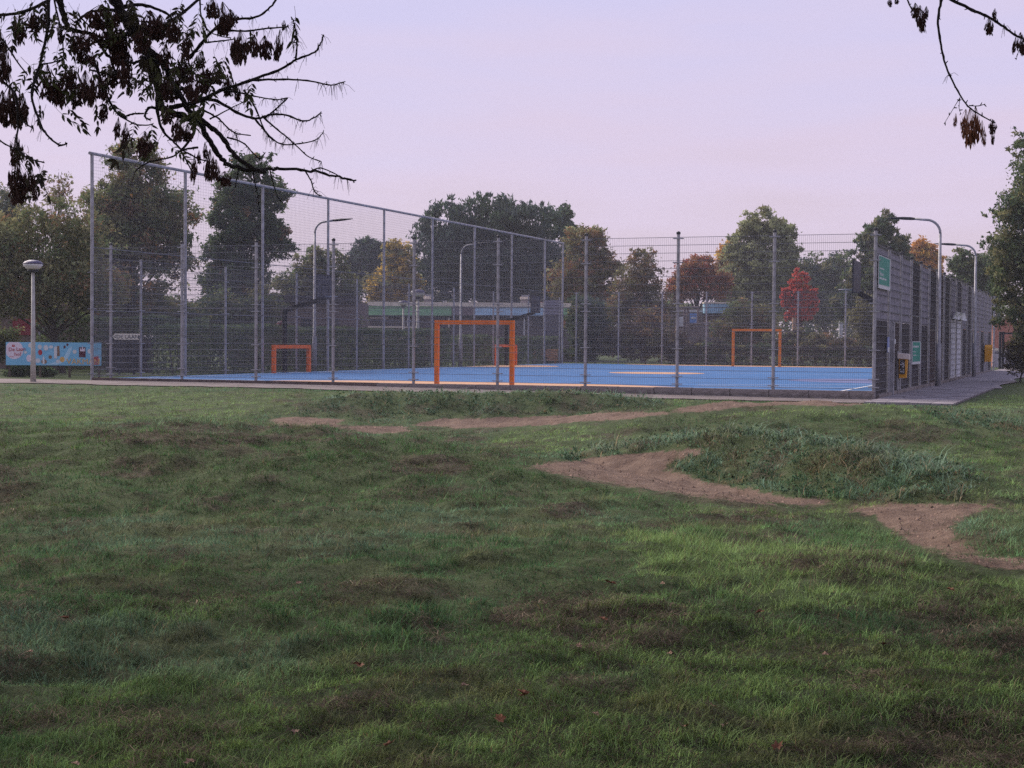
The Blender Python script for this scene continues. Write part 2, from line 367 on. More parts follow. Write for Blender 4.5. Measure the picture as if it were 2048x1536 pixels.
def soft_dirt(x, y, z):
    t = 0
    for (a, b) in ((0, 0), (.18, .05), (-.18, -.05), (.05, -.24), (-.05, .24)): t = t + dirt_mask(x + a, y + b, z)
    return t / 5
def dirt_mask(x, y, z, up=0.):
    P = np.stack([x, y, z], -1); px, py, d = project(P); out_ = np.zeros(len(x))
    i = np.nonzero((d > 7) & (d < 35) & (px > 480) & (px < 2400) & (py > 770) & (py < 1190))[0]
    if len(i) == 0: return out_
    x, y, px, py, d = x[i], y[i], px[i], py[i] - up * FPX / d[i], d[i]; wob = 60 / np.maximum(d, 4)
    out_[i] = zone(px + (fbm(x * 2.3, y * 2.3, 21) - .5) * 11 * wob, py + (fbm(x * 2.3, y * 2.3, 27) - .5) * 3.5 * wob, d, POLY_DIRT)
    return out_
def terrain():
    rr = np.concatenate([[-420, -300, -200, -140, -100, -75, -58, -45, -36, -30, -25], np.arange(-21, -9, .22), np.arange(-9, 9.4, .075), np.arange(9.4, 24, .22), [27, 32, 40, 50, 64, 80, 110, 160, 240, 330, 420]])
    dd = np.concatenate([[-40, -20, -10, -5, -2], np.arange(0, 4, .2), np.arange(4, 12, .06), np.arange(12, 23, .075), np.arange(23, 46, .14), np.arange(46, 90, 1.5), [95, 105, 120, 140, 170, 210, 270, 350, 500, 700]])
    Rg, Dg = np.meshgrid(rr, dd)
    X, Y = plan(Rg, Dg); Z = zg(X, Y)
    inside = (X > -.15) & (X < WID + .05) & (Y > -.12) & (Y < LEN + .3)
    Z = np.where(inside, -.24, Z)
    nr, nd = len(rr), len(dd)
    idx = np.arange(nr * nd).reshape(nd, nr)
    F = np.stack([idx[:-1, :-1], idx[:-1, 1:], idx[1:, 1:], idx[1:, :-1]], -1).reshape(-1, 4)
    me = arr_mesh('ground', np.stack([X, Y, Z], -1).reshape(-1, 3), F)
    dirt, tall, mid, hay = masks(X.ravel(), Y.ravel(), Z.ravel()); dirt = soft_dirt(X.ravel(), Y.ravel(), Z.ravel())
    for n, v in (('dirt', dirt), ('hay', hay)):
        a = me.attributes.new(n, 'FLOAT', 'POINT'); a.data.foreach_set('value', v.astype(np.float32))
    me.shade_smooth()
    M = bpy.data.materials.new('lawn_soil'); M.use_nodes = True; t = M.node_tree; B = t.nodes['Principled BSDF']
    B.inputs['Roughness'].default_value = .95; B.inputs['Specular IOR Level'].default_value = .1
    c = t.nodes.new('ShaderNodeTexCoord')
    def noise(s, det=6, r=.6):
        n = t.nodes.new('ShaderNodeTexNoise'); n.inputs['Scale'].default_value = s; n.inputs['Detail'].default_value = det; n.inputs['Roughness'].default_value = r
        t.links.new(c.outputs['Object'], n.inputs['Vector']); return n
    def ramp(n, stops):
        r = t.nodes.new('ShaderNodeValToRGB'); t.links.new(n, r.inputs[0])
        r.color_ramp.elements[0].position = stops[0][0]; r.color_ramp.elements[0].color = (*stops[0][1], 1)
        r.color_ramp.elements[1].position = stops[-1][0]; r.color_ramp.elements[1].color = (*stops[-1][1], 1)
        for p, q in stops[1:-1]:
            e = r.color_ramp.elements.new(p); e.color = (*q, 1)
        return r
    def mixc(f, a, b):
        x = t.nodes.new('ShaderNodeMix'); x.data_type = 'RGBA'; t.links.new(f, x.inputs['Factor']); t.links.new(a, x.inputs['A']); t.links.new(b, x.inputs['B']); return x.outputs['Result']
    g = ramp(noise(1.7, 8, .7).outputs['Fac'], [(.3, (.04, .046, .022)), (.5, (.06, .082, .034)), (.7, (.085, .105, .045))])
    fine = ramp(noise(75, 4, .7).outputs['Fac'], [(.3, (.45, .45, .45)), (.5, (1, 1, 1)), (.72, (1.7, 1.6, 1.4))])
    h = ramp(noise(14, 6).outputs['Fac'], [(.3, (.045, .04, .026)), (.7, (.10, .085, .055))])
    dn = noise(5.5, 9, .72)
    di = ramp(dn.outputs['Fac'], [(.25, (.085, .056, .040)), (.42, (.138, .094, .069)), (.58, (.175, .123, .091)), (.78, (.25, .188, .145))])
    ah = t.nodes.new('ShaderNodeAttribute'); ah.attribute_name = 'hay'
    adn = t.nodes.new('ShaderNodeAttribute'); adn.attribute_name = 'dirt'
    # ragged edge of the bare soil
    en = noise(9, 5); ed = t.nodes.new('ShaderNodeMath'); ed.operation = 'ADD'; t.links.new(adn.outputs['Fac'], ed.inputs[0])
    es = t.nodes.new('ShaderNodeMath'); es.operation = 'MULTIPLY_ADD'; es.inputs[1].default_value = 1.3; es.inputs[2].default_value = -.65
    t.links.new(en.outputs['Fac'], es.inputs[0]); t.links.new(es.outputs[0], ed.inputs[1])
    er = t.nodes.new('ShaderNodeMapRange'); er.inputs['From Min'].default_value = .3; er.inputs['From Max'].default_value = .62; t.links.new(ed.outputs[0], er.inputs['Value'])
    c1 = mixc(ah.outputs['Fac'], g.outputs[0], h.outputs[0]); c2 = mixc(er.outputs[0], c1, di.outputs[0])
    mf = t.nodes.new('ShaderNodeMix'); mf.data_type = 'RGBA'; mf.blend_type = 'MULTIPLY'; mf.inputs['Factor'].default_value = .6; t.links.new(c2, mf.inputs['A']); t.links.new(fine.outputs[0], mf.inputs['B'])
    t.links.new(mf.outputs['Result'], B.inputs['Base Color'])
    bu = t.nodes.new('ShaderNodeBump'); bu.inputs['Strength'].default_value = .8; bu.inputs['Distance'].default_value = .04
    bn = noise(22, 8, .7); t.links.new(bn.outputs['Fac'], bu.inputs['Height']); t.links.new(bu.outputs[0], B.inputs['Normal'])
    o = link('ground', me, M); o['kind'] = 'structure'; o['label'] = 'rough mown lawn with bare dirt tracks and low mounds'
terrain()

def sheet(name, poly_rows, lift, material, parent=None, kind='structure'):
    """strip sheet draped on the ground: rows of (x, y) points"""
    A = np.array(poly_rows, float); n, k, _ = A.shape
    Z = zg(A[..., 0], A[..., 1]) + lift
    V = np.concatenate([A, Z[..., None]], -1).reshape(-1, 3); idx = np.arange(n * k).reshape(n, k)
    F = np.stack([idx[:-1, :-1], idx[:-1, 1:], idx[1:, 1:], idx[1:, :-1]], -1).reshape(-1, 4)
    o = link(name, arr_mesh(name, V, F), material, parent); o.data.shade_smooth()
    if kind: o['kind'] = kind
    return o
PATHM = mat('worn_path', (.20, .165, .155), .95, .2, 1.6, bump=.5, col2=(.13, .105, .09), detail=9)
rows = []
cl = [(-40, -9.5, 1.2), (-26, -5.6, 1.2), (-18, -4.2, 1.3), (-11, -3.0, 1.4), (-6, -2.3, 1.45), (-2, -2.0, 1.5), (3, -1.9, 1.5), (8, -1.8, 1.45), (14, -1.6, 1.3), (20, -1.4, 1.1), (24, -1.3, 1.0)]
cx = np.interp(np.linspace(0, 1, 130), np.linspace(0, 1, len(cl)), [c[0] for c in cl]); cy = np.interp(cx, [c[0] for c in cl], [c[1] for c in cl]); cw = np.interp(cx, [c[0] for c in cl], [c[2] for c in cl])
for x, y, hw in zip(cx, cy, cw):
    e1, e2 = (fbm(np.array(x * 1.9), np.array(0.), 60) - .5) * .9, (vn(x * 1.1, 9, 61) - .5) * .3
    rows.append([(x, y - hw + e1), (x, y - hw * .4), (x, y + hw * .3), (x, y + hw + e2 * .3)])
o = sheet('path', rows, .022, PATHM); o['label'] = 'worn grey dirt path along the front of the fence'

# ------------------------------------------------------------------ court
BLUE = mat('blue_court', (.038, .130, .30), .8, .16, .9, bump=.2, detail=10)
SAND = mat('apricot_court', (.50, .29, .165), .8, .1, 2)
LINE = mat('white_line', (.7, .7, .72), .7, .08, 4)
o = link('court_floor', MB().box((.02, .16, -.2), (WID - .06, LEN - .1, 0)).mesh('court_floor'), BLUE); o['kind'] = 'structure'
o['label'] = 'blue sports court floor inside the cage'; court = o
def flat(name, pts, z, material):
    return link(name, MB().add([(x, y, z) for x, y in pts], [tuple(range(len(pts)))]).mesh(name), material, court)
def disc(cx_, cy_, rx, ry, a0=0, a1=360, n=40):
    return [(cx_ + rx * math.cos(R(a0 + (a1 - a0) * i / n)), cy_ + ry * math.sin(R(a0 + (a1 - a0) * i / n))) for i in range(n + 1)]
GX1, GX2 = 12.35, 11.95
flat('goal_area', disc(GX1 - .4, .18, 6.6, 3.4, 0, 180), .004, SAND)
flat('goal_area', disc(11.8, LEN - .2, 8.0, 3.2, 180, 360), .004, SAND)
flat('centre_disc', disc(12.0, 20.0, 1.9, 1.9)[:-1], .004, SAND)
flat('basket_area', disc(.1, 12.2, 3.4, 3.0, -90, 90), .004, BLUE)
flat('basket_area', disc(.1, 31.5, 3.6, 3.2, -90, 90), .004, SAND)
PINK = mat('faded_rose_court', (.13, .15, .29), .8, .12, 2)
flat('basket_area', disc(WID - .1, 12.5, 4.4, 3.4, 90, 270), .004, PINK)
def line(a, b, wd=.08):
    a = np.array(a, float); b = np.array(b, float); t = (b - a) / np.linalg.norm(b - a); n_ = np.array([-t[1], t[0]]) * wd / 2
    flat('line', [tuple(a - n_), tuple(b - n_), tuple(b + n_), tuple(a + n_)], .008, LINE)
line((.9, .9), (.9, LEN - .8)); line((WID - 1.0, 1.0), (WID - 1.0, LEN - .8)); line((1.0, .95), (5.4, .95)); line((18.6, .95), (WID - 1.1, .95)); line((WID - 5.6, 4.4), (WID - 1.1, 7.5))
line((1.0, LEN / 2), (WID - 1.1, LEN / 2), .06); line((1.0, LEN - .75), (4.0, LEN - .75)); line((16, 3.0), (WID - 1.1, 4.2))

# kerb blocks below the front fence
ku = thing('kerb', 'weathered concrete block kerb under the front of the cage', 'kerb', (11.5, 0, -.2))
x = 9.6; i = 0
kb = MB().box((0, -.11, 0), (.985, .11, 1)).mesh('kerb_block')
while x < WID - .1:
    wl = min(1.0, WID + .02 - x)
    o = link('kerb_block', kb, CONC, ku, (x - 11.5, random.uniform(-.008, .008), -.02)); o.scale = (wl, 1, .245 + .018 * smooth(10, 18, x) + .012 * random.random()); x += wl; i += 1
base_strip = MB().box((.05, -.08, -.2), (9.58, .10, .03))
part('kerb_strip', base_strip, mat('earthy_concrete', (.14, .10, .09), .95, .3, 4, bump=.4), ku)

# ------------------------------------------------------------------ wire mesh cage
def wire_panel(width, z0, z1, name, vs=.05):
    mb = MB(); n = max(2, round(width / vs)); hv = .0017
    for i in range(n):
        x = (i + .5) * width / n; mb.box((x - hv, -hv, z0), (x + hv, hv, z1))
    nh = round((z1 - z0) / .2)
    for j in range(nh + 1):
        z = z0 + (z1 - z0) * j / nh; hh = .0052
        if abs(z - 2.1) < .11: hh = .011
        mb.box((.0, -.014, z - hh), (width, -.0045, z + hh)); mb.box((0, .0045, z - hh), (width, .014, z + hh))
    return mb.mesh(name)
PAN = wire_panel(2.42, .1, 3.93, 'wire_panel')
PANR = wire_panel(2.42, .06, 3.66, 'wire_panel_low')
PANB = wire_panel(2.42, .06, 3.66, 'wire_panel_boarded', .3)
POST = MB().tube([(0, 0, -.3), (0, 0, 4.02)], .043, 8).mesh('post'); POST.shade_smooth() if False else None
POSTS = MB().tube([(0, 0, -.3), (0, 0, 3.72)], .04, 8).mesh('side_post')
TALL = MB().tube([(0, 0, -.3), (0, 0, 6.74)], .052, 10).mesh('tall_post')
CAPM = MB().lathe((0, 0, 0), [(.056, 0), (.056, .05), (.02, .075)], 8).mesh('post_cap')
BRK = MB().box((-.13, -.065, -.012), (.13, -.05, .012)).box((-.13, .05, -.012), (.13, .065, .012)).box((-.062, -.05, -.011), (-.05, .05, .011)).box((.05, -.05, -.011), (.062, .05, .011)).mesh('bracket')
POSTM = mat('galvanised_post', (.34, .33, .35), .55, .2, 5, .2, col2=(.20, .195, .20))
def place(me, name, parent, loc, rz=0, material=None):
    o = link(name, me, material, parent, loc); o.rotation_euler = (0, 0, rz); return o
ff = thing('front_fence', 'wire mesh cage fence facing the lawn behind the orange goal', 'fence', (0, 0, 0), 'sides of the sports cage')
OF = .677
for k in range(10):
    x = OF + 2.5 * k
    p = place(POST, 'post', ff, (x, 0, 0), 0, POSTM)
    place(CAPM, 'post_cap', p, (0, 0, 4.01), 0, DARK)
    for z in (.14, .34, 1.06, 2.02, 2.22, 3.28, 3.9): place(BRK, 'bracket', p, (0, 0, z), 0, GALV)
    if k < 9: place(PAN, 'mesh_panel', ff, (x + .04, 0, 0), 0, WIRE)
place(wire_panel(.6, .1, 3.93, 'wire_panel_short'), 'mesh_panel', ff, (.06, 0, 0), 0, WIRE)

lf = thing('side_fence', 'tall side of the cage with ball net above the wire mesh', 'fence', (0, 0, 0), 'sides of the sports cage')
NY = 18
net = MB(); h = .0018; z0n, z1n = 3.68, 6.72
for i in range(25): net.box((-h, (i + .5) * .2 - h, z0n), (h, (i + .5) * .2 + h, z1n))
for i in range(25): net.box((-h, i * .2 - h, z0n), (h, i * .2 + h, z1n))
for j in range(int((z1n - z0n) / .1) + 1): net.box((-h, 0, z0n + j * .1 - h), (h, 5.0, z0n + j * .1 + h))
NET = net.mesh('ball_net')
for k in range(NY):
    y = 2.5 * k
    if y > 42.6: break
    if k % 2 == 0:
        p = place(TALL, 'tall_post', lf, (0, y, 0), 0, POSTM)
        if y < 40: place(NET, 'ball_net', lf, (0, y, 0), 0, NETM)
    else:
        p = place(POSTS, 'post', lf, (0, y, 0), 0, POSTM)
    for z in (.14, 1.06, 2.1, 3.2): place(BRK, 'bracket', p, (0, 0, z), R(90), GALV)
    if y + 2.5 < 43.2: place(PANR, 'mesh_panel', lf, (0, y + .04, 0), R(90), WIRE)
place(TALL, 'tall_post', lf, (0, LEN - .02, 0), 0, POSTM)
nl = MB(); 
for i in range(15): nl.box((-h, i * .2 - h, z0n), (h, i * .2 + h, z1n))
for j in range(int((z1n - z0n) / .1) + 1): nl.box((-h, 0, z0n + j * .1 - h), (h, 3.0, z0n + j * .1 + h))
place(nl.mesh('ball_net_end'), 'ball_net', lf, (0, 40, 0), 0, NETM)
part('top_rail', MB().tube([(0, -.12, 6.77), (0, LEN + .1, 6.77)], .05, 8), POSTM, lf)
part('middle_rail', MB().tube([(0, .05, 3.95), (0, LEN - .1, 3.95)], .012, 6), WIRE, lf)

bf = thing('back_fence', 'far wire mesh fence closing the back of the court', 'fence', (0, LEN, 0), 'sides of the sports cage')
for k in range(10):
    x = .82 + 2.5 * k
    if x > WID + .2: break
    p = place(POST, 'post', bf, (x, 0, 0), 0, POSTM)
    for z in (.14, .34, 1.06, 2.02, 2.22, 3.28, 3.93): place(BRK, 'bracket', p, (0, 0, z), 0, GALV)
    if x + 2.4 < WID + .3: place(PAN, 'mesh_panel', bf, (x + .04, 0, 0), 0, WIRE)

# right side: boards behind the wire
rf = thing('boarded_fence', 'long side of the cage lined with grey and dark boards', 'fence', (WID, 0, 0), 'sides of the sports cage')
BG = mat('grey_board', (.30, .275, .31), .9, .16, 2.2, bump=.2, col2=(.21, .195, .225))
BD = mat('dark_board', (.065, .056, .060), .9, .3, 2.0, bump=.2, col2=(.035, .030, .032))
BB = mat('brown_board', (.075, .052, .048), .9, .3, 2.0, bump=.2, col2=(.04, .028, .026))
BW = mat('white_board', (.74, .73, .76), .8, .1, 2)
BLB = mat('blue_grey_board', (.095, .10, .17), .9, .2, 2)
#           upper, lower, split height
BAYS = [(BG, BD, 1.80), (BG, BB, 1.80), (BG, BD, 1.80), (BD, BD, 2.05), (BG, BD, 1.80), (BD, BB, 1.7), (BB, BB, 1.9), (BD, BD, 2.0), (BG, BW, 2.15), (BD, BW, 2.15), (BG, BD, 1.85), (BD, BD, 1.85), (BG, BD, 1.85), (BG, BG, 1.8), (BG, BD, 1.85), (BG, BG, 1.8), (BG, BD, 1.85)]
for k in range(18):
    y = 2.5 * k
    if k == 0: p = None
    else:
        p = place(POSTS, 'post', rf, (.0, y, 0), 0, POSTM)
        place(CAPM, 'post_cap', p, (0, 0, 3.7), 0, DARK)
    if k < 17:
        place(PANB, 'mesh_panel', rf, (.012, y + .04, 0), R(90), WIRE)
        u, l_, s = BAYS[k]
        part('upper_board', MB().box((WID - .05, y + .05, s + .006), (WID - .025, y + 2.45, 3.64)), u, rf)
        part('lower_board', MB().box((WID - .05, y + .05, -.10), (WID - .025, y + 2.45, s - .006)), l_, rf)
part('top_rail', MB().box((WID - .022, .05, 3.665), (WID + .022, 42.5, 3.70)), DARK, rf)
part('foot_kerb', MB().box((WID - .07, .15, -.3), (WID + .09, 42.6, -.04)), CONC, rf)
part('gate_post', MB().box((WID + .02, 2.62, -.3), (WID + .13, 2.78, 1.78)), POSTM, rf)

def wtext(body, size, loc, right, up, material, parent, extrude=.002, align='LEFT', name='lettering'):
    c = bpy.data.curves.new(name, 'FONT'); c.body = body; c.size = size; c.extrude = extrude; c.align_x = align; c.resolution_u = 2
    tmp = bpy.data.objects.new(name, c); COL.objects.link(tmp)
    me = bpy.data.meshes.new_from_object(tmp.evaluated_get(bpy.context.evaluated_depsgraph_get()))
    bpy.data.objects.remove(tmp); me.materials.clear(); o = link(name, me, material)
    r_ = Vector(right).normalized(); u_ = Vector(up).normalized(); n_ = r_.cross(u_)
    M4 = Matrix.Identity(4); lo = Vector(loc) - origin(parent)
    for i in range(3): M4[i][0], M4[i][1], M4[i][2], M4[i][3] = r_[i], u_[i], n_[i], lo[i]
    o.parent = parent; o.location, o.rotation_euler, _ = (lambda q: (q[0], q[1].to_euler(), q[2]))(M4.decompose())
    return o
GREEN = mat('green_sign', (.025, .26, .19), .5, .05, 2)
XF = WID + .03     # outer face of the wire on the right fence
def sign_green(y0, y1, z0, z1, label, lines):
    s = thing('sign_board', label, 'sign', (XF + .01, y0, z0), 'green signs on the boarded fence')
    part('panel', MB().box((XF, y0, z0), (XF + .02, y1, z1)), WHITE, s)
    wb = (z1 - z0) * .12
    part('print_field', MB().box((XF + .021, y0 + .03, z0 + wb), (XF + .024, y1 - .16, z1 - .02)), GREEN, s)
    for (t, sz, yy, zz) in lines:
        if t: wtext(t, sz, (XF + .026, yy, zz), (0, 1, 0), (0, 0, 1), WHITE, s).scale = (2.6, 1, 1)
        else:          # print too small to read: broken word-length strokes
            mb = MB(); q_ = yy
            for wl_ in (.22, .14, .28, .10, .2):
                mb.box((XF + .0245, q_, zz), (XF + .027, q_ + wl_ * sz * 14, zz + sz * .6)); q_ += (wl_ + .06) * sz * 14
            part('small_print', mb, WHITE, s)
    return s
sign_green(.12, 2.30, 2.60, 3.42, 'green notice board high on the fence corner', [('', .05, .22, 3.08), ('Beau', .14, .22, 2.92), ('', .075, .22, 2.83)])
sign_green(7.62, 9.75, .62, 1.30, 'smaller green notice board low between the bin and lamp post', [('', .085, 7.75, 1.12), ('', .04, 7.75, .98), ('', .045, 7.75, .88)])
s = tag(link('notice_sign', MB().box((0, 0, 0), (.015, .36, .40)).mesh('notice_sign'), mat('pale_blue_sign', (.25, .30, .52), .5, .06, 3), None, (XF, 2.0, 1.0)), 'narrow pale blue notice beside the steel gate post', 'sign')
part('white_foot', MB().box((XF + .016, 2.02, 1.01), (XF + .02, 2.34, 1.13)), WHITE, s)
tag(link('number_plate', MB().box((0, 0, 0), (.012, .20, .13)).box((.0125, .03, .03), (.014, .17, .05)).mesh('number_plate'), WHITE, None, (WID + .132, 2.66, 1.22)), 'little white plate fixed to the steel gate post', 'plate')

# crumpled sheet above the white boards
cs = MB(); rng2 = np.random.default_rng(3)
for j in range(3):
    for i in range(13):
        cs.v.append((XF + .04 + rng2.random() * .18, 20.0 + i * .4, 2.15 + j * .13 + rng2.random() * .05))
for j in range(2):
    for i in range(12): cs.f.append((j * 13 + i, j * 13 + i + 1, (j + 1) * 13 + i + 1, (j + 1) * 13 + i))
o = tag(link('plastic_sheet', cs.mesh('plastic_sheet'), WHITE), 'crumpled white plastic sheet above the white boards', 'plastic sheet')
o.modifiers.new('thick', 'SOLIDIFY').thickness = .01

# bins
YEL = mat('bin_yellow', (.78, .37, .03), .45, .08, 5); TAN = mat('bin_cream', (.72, .62, .54), .6, .1, 6)
def bin_(y, z, hgt, wd, label, lidm, wrapped):
    x0 = XF + .02
    t = thing('litter_bin', label, 'bin', (x0 + wd / 2, y, -.1), 'yellow litter bins along the boarded fence')
    part('post', MB().tube([(x0 + .0, y + .0, -.25), (x0 + .0, y, z + hgt * 1.1)], .045, 8), POSTM, t)
    b = MB(); h_, w2 = wd / 2, wd * .40
    prof = [(-w2, 0), (w2, 0), (h_, hgt * .78), (h_ * .55 if not wrapped else h_, hgt * .93 if not wrapped else hgt * .80), (-h_ * .2, hgt) if not wrapped else (0, hgt * .84), (-h_, hgt * .85 if not wrapped else hgt * .78)]
    n = len(prof); xs = (x0 + .05, x0 + .05 + wd)
    vs = [(xs[0] + (0 if i in (0, 1) else -.0) + 0, y + a, z + c) for i, (a, c) in enumerate(prof)] + [(xs[1] - (wd * .15 if i in (0, 1) else 0), y + a, z + c) for i, (a, c) in enumerate(prof)]
    fs = [tuple(range(n)), tuple(range(2 * n - 1, n - 1, -1))] + [(i, i + n, (i + 1) % n + n, (i + 1) % n) for i in range(n)]
    bo = part('body', b.add(vs, fs), YEL, t)
    if wrapped:
        hd = MB(); hn = [(-h_ * 1.25, hgt * .80), (h_ * 1.25, hgt * .80), (h_ * 1.3, hgt * .93), (h_ * .7, hgt * 1.02), (-h_ * 1.1, hgt * 1.0)]
        n = len(hn); vs = [(xs[0] - .04, y + a, z + c) for a, c in hn] + [(xs[1] + .05, y + a * .95, z + c - .02) for a, c in hn]
        hd.add(vs, [tuple(range(n)), tuple(range(2 * n - 1, n - 1, -1))] + [(i, i + n, (i + 1) % n + n, (i + 1) % n) for i in range(n)])
        part('hood', hd, lidm, t)
        # dark sticker with pale scribbles on the two visible faces
        part('sticker', MB().box((xs[0] + .02, y - h_ * .93 - .016, z + hgt * .16), (xs[1] - .06, y - h_ * .93 - .004, z + hgt * .76)), DARK, t)
        st = MB(); rr = random.Random(5)
        for i in range(16):
            px_ = rr.uniform(xs[0] + .03, xs[1] - .12); zz = z + hgt * rr.uniform(.2, .68)
            st.box((px_, y - h_ * .93 - .022, zz), (px_ + rr.uniform(.03, .07), y - h_ * .93 - .0165, zz + rr.uniform(.015, .05)))
        part('sticker_print', st, WHITE, t)
    return t
bin_(4.1, .30, .66, .22, 'yellow litter bin with cream hood and dark sticker near the corner', TAN, True)
bin_(37.0, .42, .80, .33, 'plain yellow pointed litter bin at the far end of the boards', None, False)

# ------------------------------------------------------------------ goals and baskets
def goal(a, b, hgt, th, label, material, grp, rear=.0):
    a = np.array([*a, 0.]); b = np.array([*b, 0.]); t = (b - a) / np.linalg.norm(b - a); n_ = np.array([-t[1], t[0], 0])
    g = thing('goal', label, 'goal', (a + b) / 2, grp); z = np.array([0, 0, 1.])
    for p in (a, b): part('post', MB().obox(p + z * ((hgt - th) / 2 - .02), t, n_, z, th / 2, th / 2, (hgt - th) / 2 + .02), material, g)
    part('crossbar', MB().obox((a + b) / 2 + z * (hgt - th / 2 + .001), t, n_, z, np.linalg.norm(b - a) / 2 + th / 2 + .001, th / 2 + .001, th / 2), material, g)
    if rear:
        for p in (a, b):
            part('side_bar', MB().obox(p + n_ * rear / 2 + z * (hgt - .04), n_, t, z, rear / 2, .025, .025), material, g)
            part('rear_post', MB().obox(p + n_ * rear + z * (hgt / 2), t, n_, z, .025, .025, hgt / 2), material, g)
    return g
goal((GX1 - 1.10, .30), (GX1 + 1.13, .30), 1.78, .11, 'large bright orange goal right behind the front fence', ORANGE, 'orange goals')
goal((GX2 - 1.36, 39.6), (GX2 + 1.08, 39.6), 1.95, .12, 'orange goal standing at the far back fence', ORANGE, 'orange goals')
goal((.45, 10.05), (.45, 12.65), 1.02, .13, 'low dull orange side goal under the nearer left basket', ORANGE2, 'orange goals')
goal((.45, 31.8), (.45, 34.5), 1.05, .12, 'low orange side goal seen through the large goal', ORANGE2, 'orange goals')

def basket(x, y, sx, arm, label, zr=2.62):
    t = thing('basketball_hoop', label, 'basketball hoop', (x, y, 0), 'basketball hoops along the court')
    part('pole', MB().tube([(x, y, -.05), (x, y, zr - .6), (x + sx * .02, y, zr - .46)], .10, 10), DARK, t)
    part('arm', MB().obox((x + sx * arm * .5, y, zr - .30), Vector((sx * arm, 0, .42)).normalized(), (0, 1, 0), Vector((-.42 * sx, 0, arm)).normalized(), arm * .54, .06, .075), DARK, t)
    xb = x + sx * (arm + .05)
    b = part('backboard', MB().box((xb - .02, y - .62, zr - .08), (xb + .02, y + .62, zr + .78)), mat('backboard_grey', (.06, .06, .075), .6, .15, 3), t)
    fr = MB()
    for (a0, a1, b0, b1) in ((-.64, .64, -.1, -.05), (-.64, .64, .75, .8), (-.64, -.59, -.05, .75), (.59, .64, -.05, .75), (-.3, .3, .4, .44), (-.3, -.26, 0, .4), (.26, .3, 0, .4)):
        fr.box((xb + sx * .024 - .004, y + a0, zr + b0), (xb + sx * .024 + .004, y + a1, zr + b1))
    part('frame', fr, DARK, b)
    rp_ = [(xb + sx * (.27 + .22 * math.cos(q)), y + .22 * math.sin(q), zr) for q in np.linspace(0, 2 * math.pi, 19)]
    part('rim', MB().tube(rp_, .014, 5, False).tube([(xb, y, zr), (xb + sx * .06, y, zr)], .03, 6), GALV, t)
basket(.35, 11.0, 1, 1.6, 'nearer dark basketball hoop on the left of the court', 2.8)
basket(.35, 33.4, 1, 1.5, 'distant dark basketball hoop by the blue fascia', 2.75)
basket(WID - .35, 4.6, -1, .75, 'basketball hoop reaching out from the boarded fence', 2.72)

# ------------------------------------------------------------------ foliage
def leaf_quads(C, size, r_, upright=0., aspect=.55, flat=0.):
    """rhombic leaves at C (n,3)"""
    n = len(C)
    a = r_.normal(size=(n, 3)); a[:, 2] = a[:, 2] * (1 - flat) + upright * 2.0; a /= np.linalg.norm(a, axis=1)[:, None]
    b = np.cross(a, r_.normal(size=(n, 3))); b /= np.linalg.norm(b, axis=1)[:, None] + 1e-9
    s = size * (.6 + .8 * r_.random((n, 1)))
    nrm = np.cross(a, b)
    V = np.stack([C - a * s * .5 + b * s * aspect * .3, C - a * s * .2 - b * s * aspect * .62 + nrm * s * .08, C + a * s * .6], 1).reshape(-1, 3)
    F = np.arange(3 * n).reshape(n, 3)
    return V, F
def pick_cols(n, clump, cols, r_, jit=.25):
    """colour of every leaf: the kind of its twig, with a few strays"""
    W = np.array([c[1] for c in cols], float); W /= W.sum(); K = np.array([c[0] for c in cols], float)
    ck = r_.choice(len(cols), size=clump.max() + 1, p=W)
    k = ck[clump]; st = r_.random(n) < .22; k = np.where(st, r_.choice(len(cols), size=n, p=W), k)
    return np.repeat(K[k] * (1 + jit * r_.normal(size=(n, 1))).clip(.4, 1.8), 3, 0)
def crown_pts(lobes, n, nsub, r_, sub=.22, flatten=.75, fill=.5):
    """lobes: (centre, rx, ry(depth), rz) world; leaf centres and clump ids, clump centres"""
    vol = np.array([l[1] * l[3] for l in lobes]); vol = vol / vol.sum()
    cc = []; cr = []
    for (c, rx, ry, rz), wv in zip(lobes, vol):
        k = max(4, int(nsub * wv))
        u = r_.normal(size=(k, 3)); u /= np.linalg.norm(u, axis=1)[:, None]
        u *= (r_.random((k, 1)) ** fill) * .92
        cc.append(np.asarray(c) + R0 * (u[:, :1] * rx) + F0 * (u[:, 1:2] * ry) + U0 * (u[:, 2:] * rz))
        cr.append(np.full(k, min(rx, rz) * sub) * (.65 + .7 * r_.random(k)))
    cc = np.concatenate(cc); cr = np.concatenate(cr)
    w_ = cr ** 1.6; w_ /= w_.sum()
    cid = r_.choice(len(cc), size=n, p=w_)
    off = r_.normal(size=(n, 3)) * .62
    off[:, 2] *= flatten
    return cc[cid] + off * cr[cid][:, None] * 1.15, cid, cc
def lobes_px(L_, d, dr=.85):
    o = []
    for (px, py, rx, ry, *dz) in L_:
        dd = d + (dz[0] if dz else 0); k = dd / FPX
        o.append((at(px, py, dd), rx * k, (rx + ry) / 2 * k * dr, ry * k))
    return o
